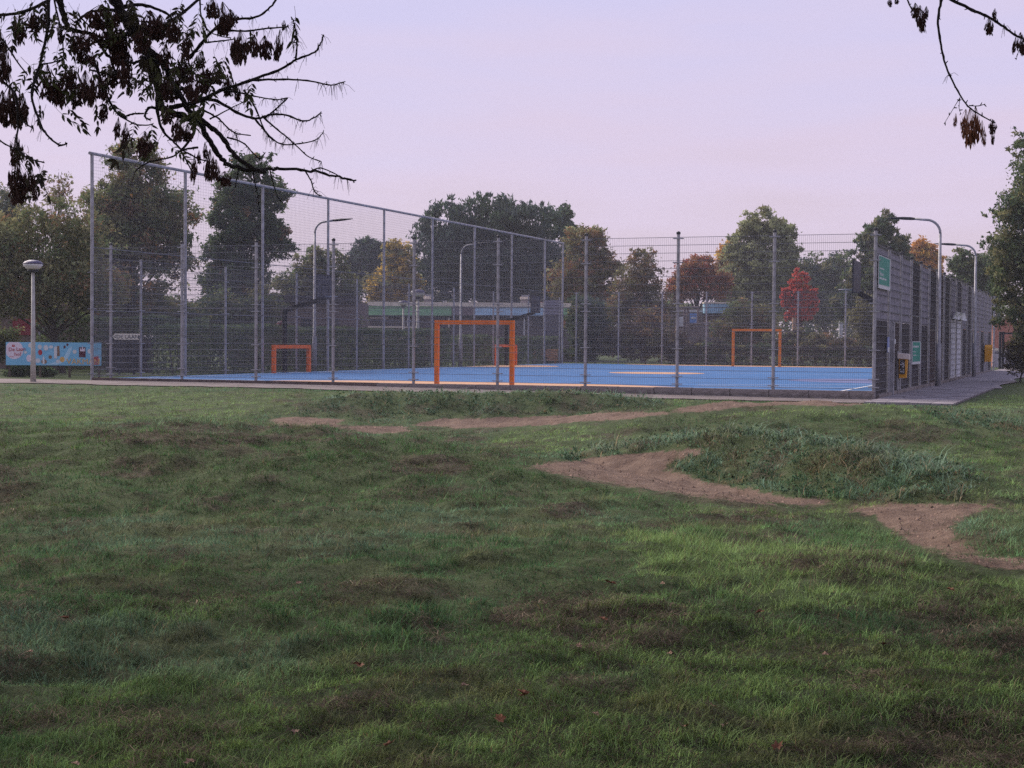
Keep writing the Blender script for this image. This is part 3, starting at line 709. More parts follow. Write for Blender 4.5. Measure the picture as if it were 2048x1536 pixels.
def tree(name, label, d, base_px, L_, cols, n, leaf, tr=.16, nsub=110, sub=.24, group='trees around the court', cat='tree', upright=0., seed=0, limbs=26, lean=0., fill=.5, jit=.25, bark=None, aspect=.55, trunk_top=.75):
    r_ = np.random.default_rng(seed + 100)
    r0 = (base_px - 1024) / FPX * d; bx, by = plan(r0, d); bz = float(zg(bx, by)) - .05
    t = thing(name, label, cat, (bx, by, bz), group)
    lo = lobes_px(L_, d); nsub = int(nsub * 3.2); n = int(n * 1.75); leaf = leaf * 1.06; sub = sub * .72
    C, cid, cc = crown_pts(lo, n, nsub, r_, sub, fill=fill)
    keep = C[:, 2] > bz + .08; C = C[keep]; cid = cid[keep]
    V, F = leaf_quads(C, leaf, r_, upright, aspect)
    me = arr_mesh('crown', V - np.array([bx, by, bz]), F, pick_cols(len(C), cid, cols, r_, jit))
    o = link('crown', me, LEAF, t); o['kind'] = 'stuff'
    # trunk with limbs
    top = cc[:, 2].max(); cen = cc.mean(0); B0 = np.array([bx, by, bz])
    T = []; K = 7
    tp = np.array([cen[0], cen[1], bz + (top - bz) * trunk_top])
    for i in range(K):
        f = i / (K - 1); p = B0 * (1 - f) + tp * f; p[:2] = B0[:2] * (1 - f ** 1.5) + tp[:2] * f ** 1.5
        p[:2] += r_.normal(size=2) * .02 * (top - bz) * f * (1 - f) * 2; T.append(p)
    mb = MB().tube(T, [tr * (1.35 if i == 0 else 1) * (1 - .82 * i / (K - 1)) for i in range(K)], 8)
    sel = r_.choice(len(cc), size=min(limbs, len(cc)), replace=False)
    for j in sel:
        q = cc[j]; f = np.clip((q[2] - bz) / (tp[2] - bz) * .62 - .05, .22, .95) * (K - 1); i0 = int(min(f, K - 2)); p = T[i0] + (T[i0 + 1] - T[i0]) * (f - i0)
        mid_ = (p + q) / 2 + np.array([0, 0, .12]) * np.linalg.norm(q - p) + r_.normal(size=3) * .04 * np.linalg.norm(q - p)
        rr_ = tr * .38 * (1 - .6 * f / (K - 1))
        mb.tube([p, mid_, q], [rr_, rr_ * .6, rr_ * .2], 5, False)
    part('trunk', mb, bark or BARK, t)
    return t

OLIVE = (.20, .19, .088); GRN = (.125, .165, .072); DGRN = (.070, .105, .060); PALE = (.28, .30, .15); BRN = (.26, .155, .078); ORG = (.55, .27, .07)
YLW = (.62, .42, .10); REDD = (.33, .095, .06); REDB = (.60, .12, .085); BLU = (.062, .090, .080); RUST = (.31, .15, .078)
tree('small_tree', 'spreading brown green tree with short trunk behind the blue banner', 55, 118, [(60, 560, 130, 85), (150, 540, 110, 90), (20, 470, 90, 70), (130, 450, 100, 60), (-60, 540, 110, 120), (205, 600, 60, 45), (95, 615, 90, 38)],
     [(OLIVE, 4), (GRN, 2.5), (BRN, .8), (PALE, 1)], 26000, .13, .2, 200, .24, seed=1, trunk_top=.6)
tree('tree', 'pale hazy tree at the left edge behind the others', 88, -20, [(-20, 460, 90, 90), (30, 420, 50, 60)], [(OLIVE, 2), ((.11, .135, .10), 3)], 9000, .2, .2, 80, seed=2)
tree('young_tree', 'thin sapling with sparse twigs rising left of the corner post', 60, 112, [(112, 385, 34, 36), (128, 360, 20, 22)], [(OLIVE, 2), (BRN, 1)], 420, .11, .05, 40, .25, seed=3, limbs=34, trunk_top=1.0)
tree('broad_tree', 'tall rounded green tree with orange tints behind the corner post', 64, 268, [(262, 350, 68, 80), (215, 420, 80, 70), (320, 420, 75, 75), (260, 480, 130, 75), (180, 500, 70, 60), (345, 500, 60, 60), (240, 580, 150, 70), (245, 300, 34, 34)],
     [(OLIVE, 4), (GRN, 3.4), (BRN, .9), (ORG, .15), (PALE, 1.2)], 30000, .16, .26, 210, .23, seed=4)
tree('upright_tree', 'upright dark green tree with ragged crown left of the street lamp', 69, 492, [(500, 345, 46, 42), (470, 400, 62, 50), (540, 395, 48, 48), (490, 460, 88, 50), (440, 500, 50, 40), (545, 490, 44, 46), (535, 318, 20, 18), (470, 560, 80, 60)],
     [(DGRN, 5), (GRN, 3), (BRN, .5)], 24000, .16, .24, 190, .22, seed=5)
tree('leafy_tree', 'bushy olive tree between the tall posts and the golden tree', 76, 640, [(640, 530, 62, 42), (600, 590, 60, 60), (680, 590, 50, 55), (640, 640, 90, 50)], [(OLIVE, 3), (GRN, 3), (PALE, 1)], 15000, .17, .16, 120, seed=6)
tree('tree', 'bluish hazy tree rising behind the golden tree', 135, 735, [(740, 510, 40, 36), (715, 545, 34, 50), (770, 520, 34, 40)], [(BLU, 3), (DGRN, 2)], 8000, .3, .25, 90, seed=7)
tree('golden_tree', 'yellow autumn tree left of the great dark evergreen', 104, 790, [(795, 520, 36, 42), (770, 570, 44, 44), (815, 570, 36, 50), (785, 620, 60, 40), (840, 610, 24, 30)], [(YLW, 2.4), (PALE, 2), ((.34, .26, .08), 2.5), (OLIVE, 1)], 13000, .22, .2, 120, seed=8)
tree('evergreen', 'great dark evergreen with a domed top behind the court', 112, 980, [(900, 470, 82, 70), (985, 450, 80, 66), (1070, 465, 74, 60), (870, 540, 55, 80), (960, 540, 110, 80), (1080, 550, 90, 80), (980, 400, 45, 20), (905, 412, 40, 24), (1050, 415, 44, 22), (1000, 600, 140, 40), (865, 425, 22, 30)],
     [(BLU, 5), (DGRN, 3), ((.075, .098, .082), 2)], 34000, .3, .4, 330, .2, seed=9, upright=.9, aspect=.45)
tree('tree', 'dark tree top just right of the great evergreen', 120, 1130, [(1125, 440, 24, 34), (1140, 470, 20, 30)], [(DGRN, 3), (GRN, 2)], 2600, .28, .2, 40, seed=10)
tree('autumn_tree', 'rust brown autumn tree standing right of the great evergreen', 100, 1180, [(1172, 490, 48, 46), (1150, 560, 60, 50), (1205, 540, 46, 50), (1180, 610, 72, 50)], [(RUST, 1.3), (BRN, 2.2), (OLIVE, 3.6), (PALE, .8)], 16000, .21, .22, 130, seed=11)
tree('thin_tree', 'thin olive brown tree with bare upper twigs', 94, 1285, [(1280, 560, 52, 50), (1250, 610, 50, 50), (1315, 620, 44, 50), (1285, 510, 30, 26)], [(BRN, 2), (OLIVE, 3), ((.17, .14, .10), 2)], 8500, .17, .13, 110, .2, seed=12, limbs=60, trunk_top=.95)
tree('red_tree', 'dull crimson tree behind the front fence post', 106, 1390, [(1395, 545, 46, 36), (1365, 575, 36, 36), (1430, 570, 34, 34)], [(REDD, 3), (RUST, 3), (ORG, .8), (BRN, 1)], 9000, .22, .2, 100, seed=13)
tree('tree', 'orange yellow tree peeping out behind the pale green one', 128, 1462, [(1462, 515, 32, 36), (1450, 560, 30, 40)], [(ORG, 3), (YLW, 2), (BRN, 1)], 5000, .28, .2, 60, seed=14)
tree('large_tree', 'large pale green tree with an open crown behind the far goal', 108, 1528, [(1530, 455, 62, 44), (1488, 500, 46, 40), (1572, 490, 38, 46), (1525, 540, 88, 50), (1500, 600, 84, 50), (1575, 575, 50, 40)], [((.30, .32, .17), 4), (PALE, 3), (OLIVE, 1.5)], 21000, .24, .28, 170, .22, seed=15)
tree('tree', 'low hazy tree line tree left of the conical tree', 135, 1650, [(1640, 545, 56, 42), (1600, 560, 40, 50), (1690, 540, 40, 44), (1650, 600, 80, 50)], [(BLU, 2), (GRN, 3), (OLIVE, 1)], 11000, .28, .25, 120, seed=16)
tree('conical_tree', 'dark conical tree behind the front corner of the boards', 102, 1762, [(1762, 455, 34, 34), (1740, 495, 44, 34), (1785, 500, 44, 40), (1760, 545, 78, 44), (1740, 600, 84, 50), (1815, 545, 26, 40)], [(DGRN, 4), (GRN, 3), (OLIVE, 2)], 19000, .24, .28, 150, .2, seed=17, upright=.4)
tree('scarlet_tree', 'bright scarlet small tree behind the court right of the far goal', 96, 1600, [(1597, 552, 9, 20), (1584, 572, 10, 20), (1612, 568, 10, 22), (1574, 597, 14, 22), (1597, 588, 16, 30), (1624, 598, 13, 22), (1600, 625, 38, 20)], [(REDB, 4), ((.5, .09, .07), 3), (REDD, 1)], 7000, .18, .12, 80, .24, seed=18, upright=.6)
tree('tree', 'orange tree glowing above the boarded fence', 122, 1850, [(1845, 510, 30, 32), (1868, 525, 24, 26), (1850, 550, 40, 30)], [(ORG, 4), (YLW, 2), (RUST, 1.5)], 6500, .26, .22, 80, seed=19)
tree('tree', 'dark layered tree between the two right street lamps', 92, 1930, [(1925, 525, 36, 34), (1965, 540, 40, 40), (1950, 590, 60, 50), (1915, 575, 34, 40)], [(DGRN, 3), (GRN, 3), (OLIVE, 1)], 12000, .2, .2, 110, .22, seed=20)
tree('big_tree', 'big dark leafy tree leaning in at the right edge', 54, 2105, [(2105, 380, 90, 90), (2045, 430, 62, 60), (2020, 510, 62, 60), (2100, 520, 110, 90), (2018, 580, 52, 44), (2045, 635, 66, 40), (2120, 640, 110, 70), (2040, 290, 30, 44), (1985, 425, 26, 18), (1975, 480, 22, 20)],
     [(GRN, 3), (DGRN, 3), (OLIVE, 2), (PALE, .4)], 38000, .13, .3, 260, .22, seed=21, limbs=40)
BGRP = 'shrubs around the court'
def bush(name, label, d, px, L_, cols, n, leaf, seed, **k):
    return tree(name, label, d, px, L_, cols, n, leaf, .035, 70, .3, BGRP, 'shrub', seed=seed, limbs=14, **k)
bush('shrub', 'brown twiggy shrub at the foot of the right edge tree', 56, 2040, [(2040, 700, 34, 34), (2075, 710, 50, 40), (2030, 735, 26, 18)], [((.075, .06, .05), 3), (OLIVE, 2)], 5000, .11, 31)
bush('shrub', 'dark green shrub in front of the blue banner', 49.5, 60, [(40, 740, 26, 16), (90, 745, 24, 12), (66, 735, 20, 14), (22, 750, 20, 10)], [(DGRN, 3), (GRN, 2)], 3600, .10, 32)
bush('shrub', 'green shrub left of the banner under the red wall panel', 58, 15, [(10, 680, 34, 20), (-20, 690, 40, 40), (30, 665, 20, 14)], [(GRN, 3), (OLIVE, 1)], 3600, .11, 33)
bush('shrub', 'brownish brushwood below the thin olive brown tree', 87.5, 1290, [(1235, 680, 44, 40), (1290, 665, 54, 50), (1350, 690, 40, 32), (1280, 705, 80, 22)], [((.085, .06, .055), 3), (BRN, 1.5), (OLIVE, 1.5)], 9000, .15, 34)
bush('shrub', 'dark shrub right behind the small basket and front post', 88, 1190, [(1175, 640, 38, 60), (1200, 670, 30, 50), (1160, 700, 40, 28)], [(DGRN, 3), (BLU, 2), (OLIVE, 1)], 9000, .16, 35)
bush('shrub', 'rounded olive shrub by the far fence right of the goal', 87, 1650, [(1640, 695, 44, 30), (1690, 700, 30, 26)], [((.08, .075, .05), 3), (OLIVE, 2), (BRN, 1)], 6000, .14, 36)
bush('shrub', 'yellow green shrub beside the boarded fence corner', 88, 1735, [(1730, 640, 32, 50), (1745, 690, 34, 40), (1712, 700, 20, 30)], [((.13, .12, .05), 3), (OLIVE, 3)], 6500, .16, 37)
bush('shrub', 'shrub with mixed foliage behind the blue awning and far goal', 98, 1480, [(1480, 640, 40, 44), (1520, 650, 40, 40), (1450, 660, 30, 30), (1500, 690, 60, 26)], [(OLIVE, 3), (BRN, 2), (GRN, 2)], 8500, .17, 38)
bush('shrub', 'dark shrub under the scarlet tree at the far fence', 90, 1590, [(1560, 690, 50, 26), (1600, 680, 40, 30), (1420, 700, 60, 24), (1490, 708, 50, 20)], [(DGRN, 2), ((.07, .05, .06), 3), (OLIVE, 2)], 7500, .15, 39)
bush('shrub', 'shrub with pale and reddish flowers beyond the left fence', 62, 552, [(545, 656, 14, 8), (562, 652, 10, 10)], [((.42, .36, .38), 3), ((.30, .08, .08), 2)], 900, .10, 40)
bush('shrub', 'large dark shrub filling the gap behind the left hoop', 66, 470, [(440, 640, 70, 60), (350, 640, 80, 60), (520, 620, 50, 60)], [(DGRN, 2), (OLIVE, 3), (GRN, 2)], 11000, .15, 41)

def hedge(label, a, b, wd, hgt, n, cols, leaf, seed):
    r_ = np.random.default_rng(seed); a = np.array(a, float); b = np.array(b, float); ln = np.linalg.norm(b - a); t = (b - a) / ln; nn = np.array([-t[1], t[0]])
    u = r_.random(n) * ln; s = r_.random(n) * 2 - 1; z = r_.random(n)
    f = r_.random(n); s = np.where(f < .62, np.sign(s) * (1 - .25 * r_.random(n)), s); z = np.where(f > .62, 1 - .12 * r_.random(n), z)
    bulge = .8 + .4 * vn(u * 1.1, z * 2.2, seed); top = hgt * (.86 + .28 * fbm(u * .8, np.zeros(n), seed))
    xy = a + t * u[:, None] + nn * (s * wd / 2 * bulge)[:, None]
    C = np.concatenate([xy, (zg(xy[:, 0], xy[:, 1]) + .03 + z * top)[:, None]], 1)
    V, F = leaf_quads(C, leaf, r_); cid = (u * 2).astype(int) * 7 + (z * 6).astype(int)
    base = np.array([*((a + b) / 2), float(zg(*((a + b) / 2)))])
    h_ = thing('hedge', label, 'hedge', base, 'hedges outside the cage')
    o = link('foliage', arr_mesh('hedge_foliage', V - base, F, pick_cols(n, cid, cols, r_)), LEAF, h_); o['kind'] = 'stuff'
    mb = MB()
    for i in range(int(ln / .8)):
        p = a + t * (i + .5) * .8; z0 = float(zg(*p)); mb.tube([(p[0], p[1], z0 - .1), (p[0] + r_.normal() * .1, p[1] + r_.normal() * .1, z0 + hgt * .7)], [.03, .012], 5)
    part('stems', mb, BARK, h_)
hc = [(DGRN, 4), (GRN, 2), ((.06, .07, .03), 1)]
hedge('long dark hedge outside the tall left fence', (-2.4, 7.5), (-2.4, 31), 1.5, 1.75, 30000, hc, .13, 51)
hedge('lower hedge at the back left corner below the picket fence', (-2.2, 32), (-2.0, 46.5), 1.3, 1.5, 12000, hc, .15, 52)
hedge('dark hedge along the far fence behind the goals', (5.5, 46.2), (22.8, 45.2), 1.0, 1.15, 13000, [(DGRN, 2), ((.06, .05, .05), 3), (OLIVE, 1)], .15, 53)
hedge('dark bank of shrubs behind the low garden wall', (-9.5, 9.5), (-4.2, 13), 2.0, 2.2, 12000, hc, .13, 54)

def far_wood():
    r_ = np.random.default_rng(77); n = 42000
    px = r_.random(n) * 3200 - 560; dd = 150 + r_.random(n) * 9
    topy = 628 - 55 * fbm(px / 70, np.zeros(n), 31, 3); yy = topy + (r_.random(n) ** 1.3) * (708 - topy)
    k = dd / FPX; base = CAM + np.outer(dd, F0) + R0 * ((px - 1024) * k)[:, None]
    C = base.copy(); C[:, 2] = CAM[2] + (684 - yy) * k
    V, F = leaf_quads(C, .62, r_); cid = (px / 22).astype(int) - int(-560 / 22) + 1
    o = link('distant_trees', arr_mesh('distant_trees', V, F, pick_cols(n, cid, [(OLIVE, 3), (GRN, 3), (BLU, 2), (BRN, 1)], r_)), LEAF); o['kind'] = 'stuff'; o['label'] = 'low far off belt of trees closing the view'; o['category'] = 'trees'
far_wood()
# ------------------------------------------------------------------ grass (uncountable)
def grass():
    NT = 90000; NB = 10; N_ = NT * NB
    u = (rng.random(NT) * 2 - 1) * .50
    q = rng.random(NT); dt = 4.3 * (41.5 / 4.3) ** (q ** .86)
    xt, yt = plan(u * dt, dt); tr_ = .030 * np.clip((dt / 8) ** .6, .8, 2.2) * (.6 + .8 * rng.random(NT))
    gx, gy = rng.normal(size=(2, N_)); k_ = np.repeat(np.arange(NT), NB)
    x = xt[k_] + gx * tr_[k_]; y = yt[k_] + gy * tr_[k_]; d = dt[k_]; th = (.45 + 1.1 * rng.random(NT) ** 1.4)[k_]; tcol = (.55 + .75 * rng.random(NT))[k_]; rad_ = np.hypot(gx, gy)
    ang0 = np.arctan2(gy, gx)
    ok = (y < -.3) | (x < -.5) | (x > 25.6)
    pathy = np.interp(x, [c[0] for c in cl], [c[1] for c in cl]); pw = np.interp(x, [c[0] for c in cl], [c[2] for c in cl]) + (vn(x * 2, y * 2, 66) - .5) * .5
    ok &= ~((np.abs(y - pathy) < pw) & (x < 24.3) & (rng.random(N_) > .02)) & ~((x > 22.6) & (x < 25.5 + (vn(x * 2, y * 2, 67) - .5) * .3) & (y > -2.9))
    x, y, d, th, tcol, rad_, ang0 = [v_[ok] for v_ in (x, y, d, th, tcol, rad_, ang0)]
    z = zg(x, y); dirt, tall, mid, hay = masks(x, y, z)
    bald = smooth(.60, .72, fbm(x * 2.6, y * 2.6, 95, 3))
    ds = soft_dirt(x, y, z)
    keep = (rng.random(len(x)) > np.clip(ds * 1.25 - .1 + (fbm(x * 5, y * 5, 99) - .5) * .9 * (ds > .02) * (ds < .98), 0, .985)) & (rng.random(len(x)) > bald * .55 * (1 - tall))
    x, y, z, d, tall, mid, hay, th, tcol, rad_, ang0 = [a[keep] for a in (x, y, z, d, tall, mid, hay, th, tcol, rad_, ang0)]
    dfr = np.maximum(dirt_mask(x, y, z, .035), dirt_mask(x, y, z, .07))
    n = len(x)
    ishay = rng.random(n) < hay * .28 * (.3 + 1.2 * (vn(x * 9, y * 9, 77) > .45))
    istall = (tall > .5) & (~ishay) & (rng.random(n) < .8)
    lod = np.clip((d / 8) ** .75, .8, 4)
    tuft = fbm(x * 2.1, y * 2.1, 71, 3); tuf2 = vn(x * 7, y * 7, 73)
    h = (.028 + .032 * rng.random(n)) * th * (.45 + 1.1 * tuft) * (1 + .35 * mid) * np.where(d < 10, .85, 1) * (.7 + .6 * tuf2)
    h = np.where(istall, th * (.04 + .085 * rng.random(n)) * (.15 + 1.5 * tuft) * (.5 + 1.0 * tuf2), h)
    h = h * np.where(istall, 1, 1 - .72 * dfr)
    wd = .0019 * lod * (.7 + .6 * rng.random(n)) * np.where(istall, 1.35, 1)
    # colours: patches of lush, yellowish, dewy bluish and dead grass
    n1 = fbm(x * .33, y * .33, 81, 3); n2 = fbm(x * .55 + 9, y * .55, 85, 4); n3 = fbm(x * 1.7, y * 1.7, 89, 3)
    G1 = np.array([.080, .168, .066]); G2 = np.array([.175, .275, .085]); G3 = np.array([.13, .21, .135]); G4 = np.array([.19, .145, .082]); HY = np.array([.12, .095, .066]); TL = np.array([.050, .098, .050])
    c = G1 + (G2 - G1) * smooth(.40, .66, n1)[:, None]
    c = c + (G3 - c) * (smooth(.48, .66, n2) * .7)[:, None]
    c = c + (G4 - c) * (smooth(.58, .72, n3) * .45)[:, None]
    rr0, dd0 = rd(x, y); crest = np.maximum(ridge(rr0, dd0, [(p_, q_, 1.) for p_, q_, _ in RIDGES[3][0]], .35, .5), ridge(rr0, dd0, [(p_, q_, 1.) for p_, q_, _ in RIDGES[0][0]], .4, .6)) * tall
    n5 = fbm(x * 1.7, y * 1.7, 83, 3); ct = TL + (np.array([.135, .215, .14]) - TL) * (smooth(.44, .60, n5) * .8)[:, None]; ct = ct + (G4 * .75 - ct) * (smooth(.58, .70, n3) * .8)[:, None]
    ct = ct + (np.array([.175, .25, .165]) - ct) * (crest * .75)[:, None]  # pale crest grass, with the bright rim of the berms painted in
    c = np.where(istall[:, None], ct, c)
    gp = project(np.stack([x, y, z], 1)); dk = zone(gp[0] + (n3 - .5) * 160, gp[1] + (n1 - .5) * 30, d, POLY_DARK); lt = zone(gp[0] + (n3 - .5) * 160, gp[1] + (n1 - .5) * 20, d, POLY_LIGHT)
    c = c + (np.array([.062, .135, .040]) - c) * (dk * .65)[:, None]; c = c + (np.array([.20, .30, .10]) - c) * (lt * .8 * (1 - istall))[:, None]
    c = c + (G2 - c) * (mid * .4 * smooth(.3, .6, n3))[:, None]
    st = rng.random(n) < .06
    c = np.where(st[:, None], G4 * 1.1, c)
    c = np.where(ishay[:, None], HY * (.5 + 1.0 * rng.random((n, 1))), c)
    c = c * (.85 + .55 * rng.random((n, 1))) * (tcol * np.where(istall, 1, .62 + .76 * fbm(x * 4.2, y * 4.2, 91, 2)))[:, None]
    P = np.stack([x, y, z - .006], 1)
    a = ang0 + rng.normal(size=n) * .7; out_ = np.stack([np.cos(a), np.sin(a), np.zeros(n)], 1); b = a + 1.571 + rng.normal(size=n) * .3
    sd_ = np.stack([np.cos(b), np.sin(b), np.zeros(n)], 1) * wd[:, None]
    bend = (np.where(istall, 1.2, .8) * (.1 + .55 * rad_ + .4 * rng.random(n)) * h)[:, None]
    hz = h[:, None] * U0
    p2 = P + hz * .6 + out_ * bend * .35; p3 = P + hz * (1 - .3 * rng.random((n, 1))) + out_ * bend
    ln = (.05 + .07 * rng.random((n, 1))) * np.clip(lod, 1, 1.7)[:, None]; lift = U0 * (.008 + .035 * rng.random((n, 1)))
    hm = ishay[:, None]
    p2 = np.where(hm, P + lift + out_ * ln * .5 + U0 * .012, p2); p3 = np.where(hm, P + lift * .6 + out_ * ln, p3); P0 = np.where(hm, P + lift, P)
    full = (d < 9) | (istall & (d < 22))
    f = full; nf = int(f.sum()); m_ = ~f; nm = int(m_.sum())
    V1 = np.stack([P0[f] - sd_[f], P0[f] + sd_[f], p2[f] + sd_[f] * .8, p2[f] - sd_[f] * .8, p3[f]], 1).reshape(-1, 3)
    o = np.arange(nf)[:, None] * 5
    F1 = np.concatenate([o + [[0, 1, 2]], o + [[0, 2, 3]], o + [[3, 2, 4]]], 1).reshape(-1, 3)
    V2 = np.stack([P0[m_] - sd_[m_] * 1.1, P0[m_] + sd_[m_] * 1.1, p3[m_]], 1).reshape(-1, 3); F2 = np.arange(nm * 3).reshape(-1, 3) + len(V1)
    e_ = .07; GN = np.stack([-(zg(x + e_, y) - z) / e_, -(zg(x, y + e_) - z) / e_, np.ones(n)], 1); GN /= np.linalg.norm(GN, axis=1)[:, None]
    GA = np.concatenate([np.repeat(GN[f], 5, 0), np.repeat(GN[m_], 3, 0)])
    C = np.concatenate([np.repeat(c[f], 5, 0), np.repeat(c[m_], 3, 0)])
    # little heaps of dark mown clippings
    nc = 9000; uc = (rng.random(nc) * 2 - 1) * .46; dc = 4.6 * (34 / 4.6) ** (rng.random(nc) ** .8); xc, yc = plan(uc * dc, dc); zc = zg(xc, yc)
    _, tc_, _, hc_ = masks(xc, yc, zc); pc = .16 + .75 * hc_ + .55 * smooth(.48, .62, fbm(xc * .8, yc * .8, 47, 3)); gp_ = project(np.stack([xc, yc, zc], 1)); pc = pc + .35 * zone(gp_[0], gp_[1], dc, POLY_DARK) - .5 * zone(gp_[0], gp_[1], dc, POLY_LIGHT)
    kc = (rng.random(nc) < pc) & (dirt_mask(xc, yc, zc) < .5) & (tc_ < .5) & (yc < -4.2); xc, yc, zc, dc = xc[kc], yc[kc], zc[kc], dc[kc]; nc = len(xc); nbc = 26
    rc = np.repeat((.05 + .12 * rng.random(nc) ** 2) * np.clip((dc / 9) ** .5, .9, 1.6), nbc); ic = np.repeat(np.arange(nc), nbc); g1, g2 = rng.normal(size=(2, nc * nbc)); rr_ = np.hypot(g1, g2)
    px_ = xc[ic] + g1 * rc * 1.5; py_ = yc[ic] + g2 * rc * .8; pz_ = zg(px_, py_) + .012 + (.085 * np.exp(-rr_ ** 2) * rng.random(len(ic))) * np.clip(rc / .1, .5, 1.3)
    PC = np.stack([px_, py_, pz_], 1); ac = rng.normal(size=len(ic)) * 1.2 + (ic % 7); oc = np.stack([np.cos(ac), np.sin(ac), rng.normal(size=len(ic)) * .25], 1) * (.045 + .06 * rng.random((len(ic), 1))); wc_ = np.stack([-np.sin(ac), np.cos(ac), np.zeros(len(ic))], 1) * (.0026 * np.clip((dc[ic] / 8) ** .8, .8, 3.2))[:, None]
    V4 = np.stack([PC - wc_, PC + wc_, PC + oc], 1).reshape(-1, 3); F4 = np.arange(len(V4)).reshape(-1, 3)
    hcol = np.where((rng.random(nc) < .55)[:, None], np.array([.066, .048, .038]), np.array([.052, .058, .032]))[ic] * (.35 + 1.1 * rng.random((len(ic), 1)))
    C = np.concatenate([C, np.repeat(hcol, 3, 0)])
    # broad weeds among the tall grass on the mounds
    wi = rng.choice(np.nonzero(istall)[0], size=9000); wc = P[wi] + U0 * (h[wi] * (.15 + .75 * rng.random(len(wi))))[:, None] + rng.normal(size=(len(wi), 3)) * [.05, .05, .012]
    V3, F3 = leaf_quads(wc, .040 * np.clip((d[wi] / 18) ** .6, .9, 1.5)[:, None], rng, aspect=.7, flat=.4)
    wcol = np.array([.062, .115, .055]) * (.5 + 1.0 * rng.random((len(wi), 1))); wcol = np.where((rng.random(len(wi)) < .07)[:, None], G4 * .8, wcol)
    C = np.concatenate([C, np.repeat(wcol, 3, 0)])
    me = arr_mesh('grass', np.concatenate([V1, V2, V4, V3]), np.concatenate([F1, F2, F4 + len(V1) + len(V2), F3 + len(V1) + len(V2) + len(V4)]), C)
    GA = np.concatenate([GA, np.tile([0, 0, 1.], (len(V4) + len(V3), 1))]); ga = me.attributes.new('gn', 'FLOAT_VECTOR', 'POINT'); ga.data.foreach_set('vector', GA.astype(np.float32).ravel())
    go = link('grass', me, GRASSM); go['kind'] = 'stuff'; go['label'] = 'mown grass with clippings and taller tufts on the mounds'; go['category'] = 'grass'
    print('grass tris', len(F1) + len(F2))
grass()

# ------------------------------------------------------------------ lamps
def street_lamp(x, y, sx, label, hgt=5.95):
    z0 = float(zg(x, y)); t = thing('street_lamp', label, 'street lamp', (x, y, z0), 'street lamps along the court')
    part('pole', MB().tube([(x, y, z0 - .1), (x, y, z0 + 1.4), (x, y, z0 + 1.42), (x, y, z0 + hgt - .45)], [.095, .09, .065, .045], 10), POSTM, t, True)
    pts = [(x + sx * .45 * (1 - math.cos(q)), y, z0 + hgt - .45 + .45 * math.sin(q)) for q in np.linspace(0, math.pi / 2, 8)] + [(x + sx * .80, y, z0 + hgt + .04)]
    part('arm', MB().tube(pts, .04, 8), POSTM, t, True)
    c = np.array(pts[-1]); mb = MB(); n = 10; sec = [(0, .045, .04), (.12, .07, .05), (.35, .10, .05), (.6, .09, .035), (.8, .05, .02), (.88, .015, .01)]
    for (u, hw, hh) in sec:
        for k in range(n):
            q = 2 * math.pi * k / n; mb.v.append((c[0] + sx * u, c[1] + hw * math.cos(q), c[2] + .06 * u + hh * math.sin(q)))
    for i in range(len(sec) - 1):
        for k in range(n): k2 = (k + 1) % n; mb.f.append((i * n + k, i * n + k2, (i + 1) * n + k2, (i + 1) * n + k))
    mb.f.append(tuple(range(n))); mb.f.append(tuple((len(sec) - 1) * n + k for k in range(n)))
    part('lamp_head', mb, DARK, t, True)
def side_y(px, x):          # position along a side fence seen in photo column px
    ys = np.linspace(0, 50, 2001); q, _, _ = project(np.stack([np.full_like(ys, x), ys, np.zeros_like(ys)], 1)); return float(ys[np.argmin(abs(q - px))])
street_lamp(-.75, side_y(629, -.75), 1, 'street lamp arching over the left side of the court')
street_lamp(-.75, side_y(921, -.75), 1, 'farther street lamp in front of the great evergreen')
street_lamp(WID + .35, side_y(1876, WID + .35), -1, 'taller looking street lamp rising beside the dark boards', 5.38)
street_lamp(WID + .35, side_y(1948, WID + .35), -1, 'farther street lamp at the end of the boarded fence', 5.45)

def park_lamp(base, hgt, label, sc_=1., grp='mushroom park lamps'):
    x, y, z = base; t = thing('park_lamp', label, 'lamp', base, grp)
    part('pole', MB().tube([(x, y, z - .1), (x, y, z + .9 * sc_), (x, y, z + hgt - .36 * sc_)], [.09 * sc_, .065 * sc_, .048 * sc_], 10), mat('lamp_pole_paint', (.42, .40, .36), .6, .15, 5), t, True)
    c = (x, y, z + hgt - .36 * sc_)
    part('collar', MB().lathe(c, [(.05 * sc_, -.02), (.14 * sc_, .0), (.16 * sc_, .05 * sc_), (.05 * sc_, .06 * sc_)], 16), DARK, t, True)
    part('diffuser', MB().lathe(c, [(.12 * sc_, .065 * sc_), (.20 * sc_, .10 * sc_), (.265 * sc_, .18 * sc_), (.28 * sc_, .225 * sc_)], 20), mat('lamp_diffuser', (.68, .66, .66), .4, .04, 4), t, True)
    part('dome', MB().lathe(c, [(.285 * sc_, .22 * sc_), (.28 * sc_, .245 * sc_), (.22 * sc_, .30 * sc_), (.12 * sc_, .335 * sc_), (.03 * sc_, .345 * sc_)], 20), mat('lamp_dome', (.075, .065, .12), .4, .1, 4), t, True)
r_, d_ = pr(66, 43.5); xx, yy = plan(r_, d_)
park_lamp((xx, yy, float(zg(xx, yy))), 3.52, 'pale park lamp on a tapered pole in front of the banner')
for px, yt, d_, lab in ((835, 578, 90, 'dark mushroom lamp before the roof vent'), (806, 600, 93, 'dark mushroom lamp low in front of the green fascia')):
    xx, yy = plan((px - 1024) / FPX * d_, d_); zz = float(zg(xx, yy)); top = float(at(px, yt, d_)[2])
    park_lamp((xx, yy, zz), top - zz, lab, 1.6 if px == 835 else 1.15)

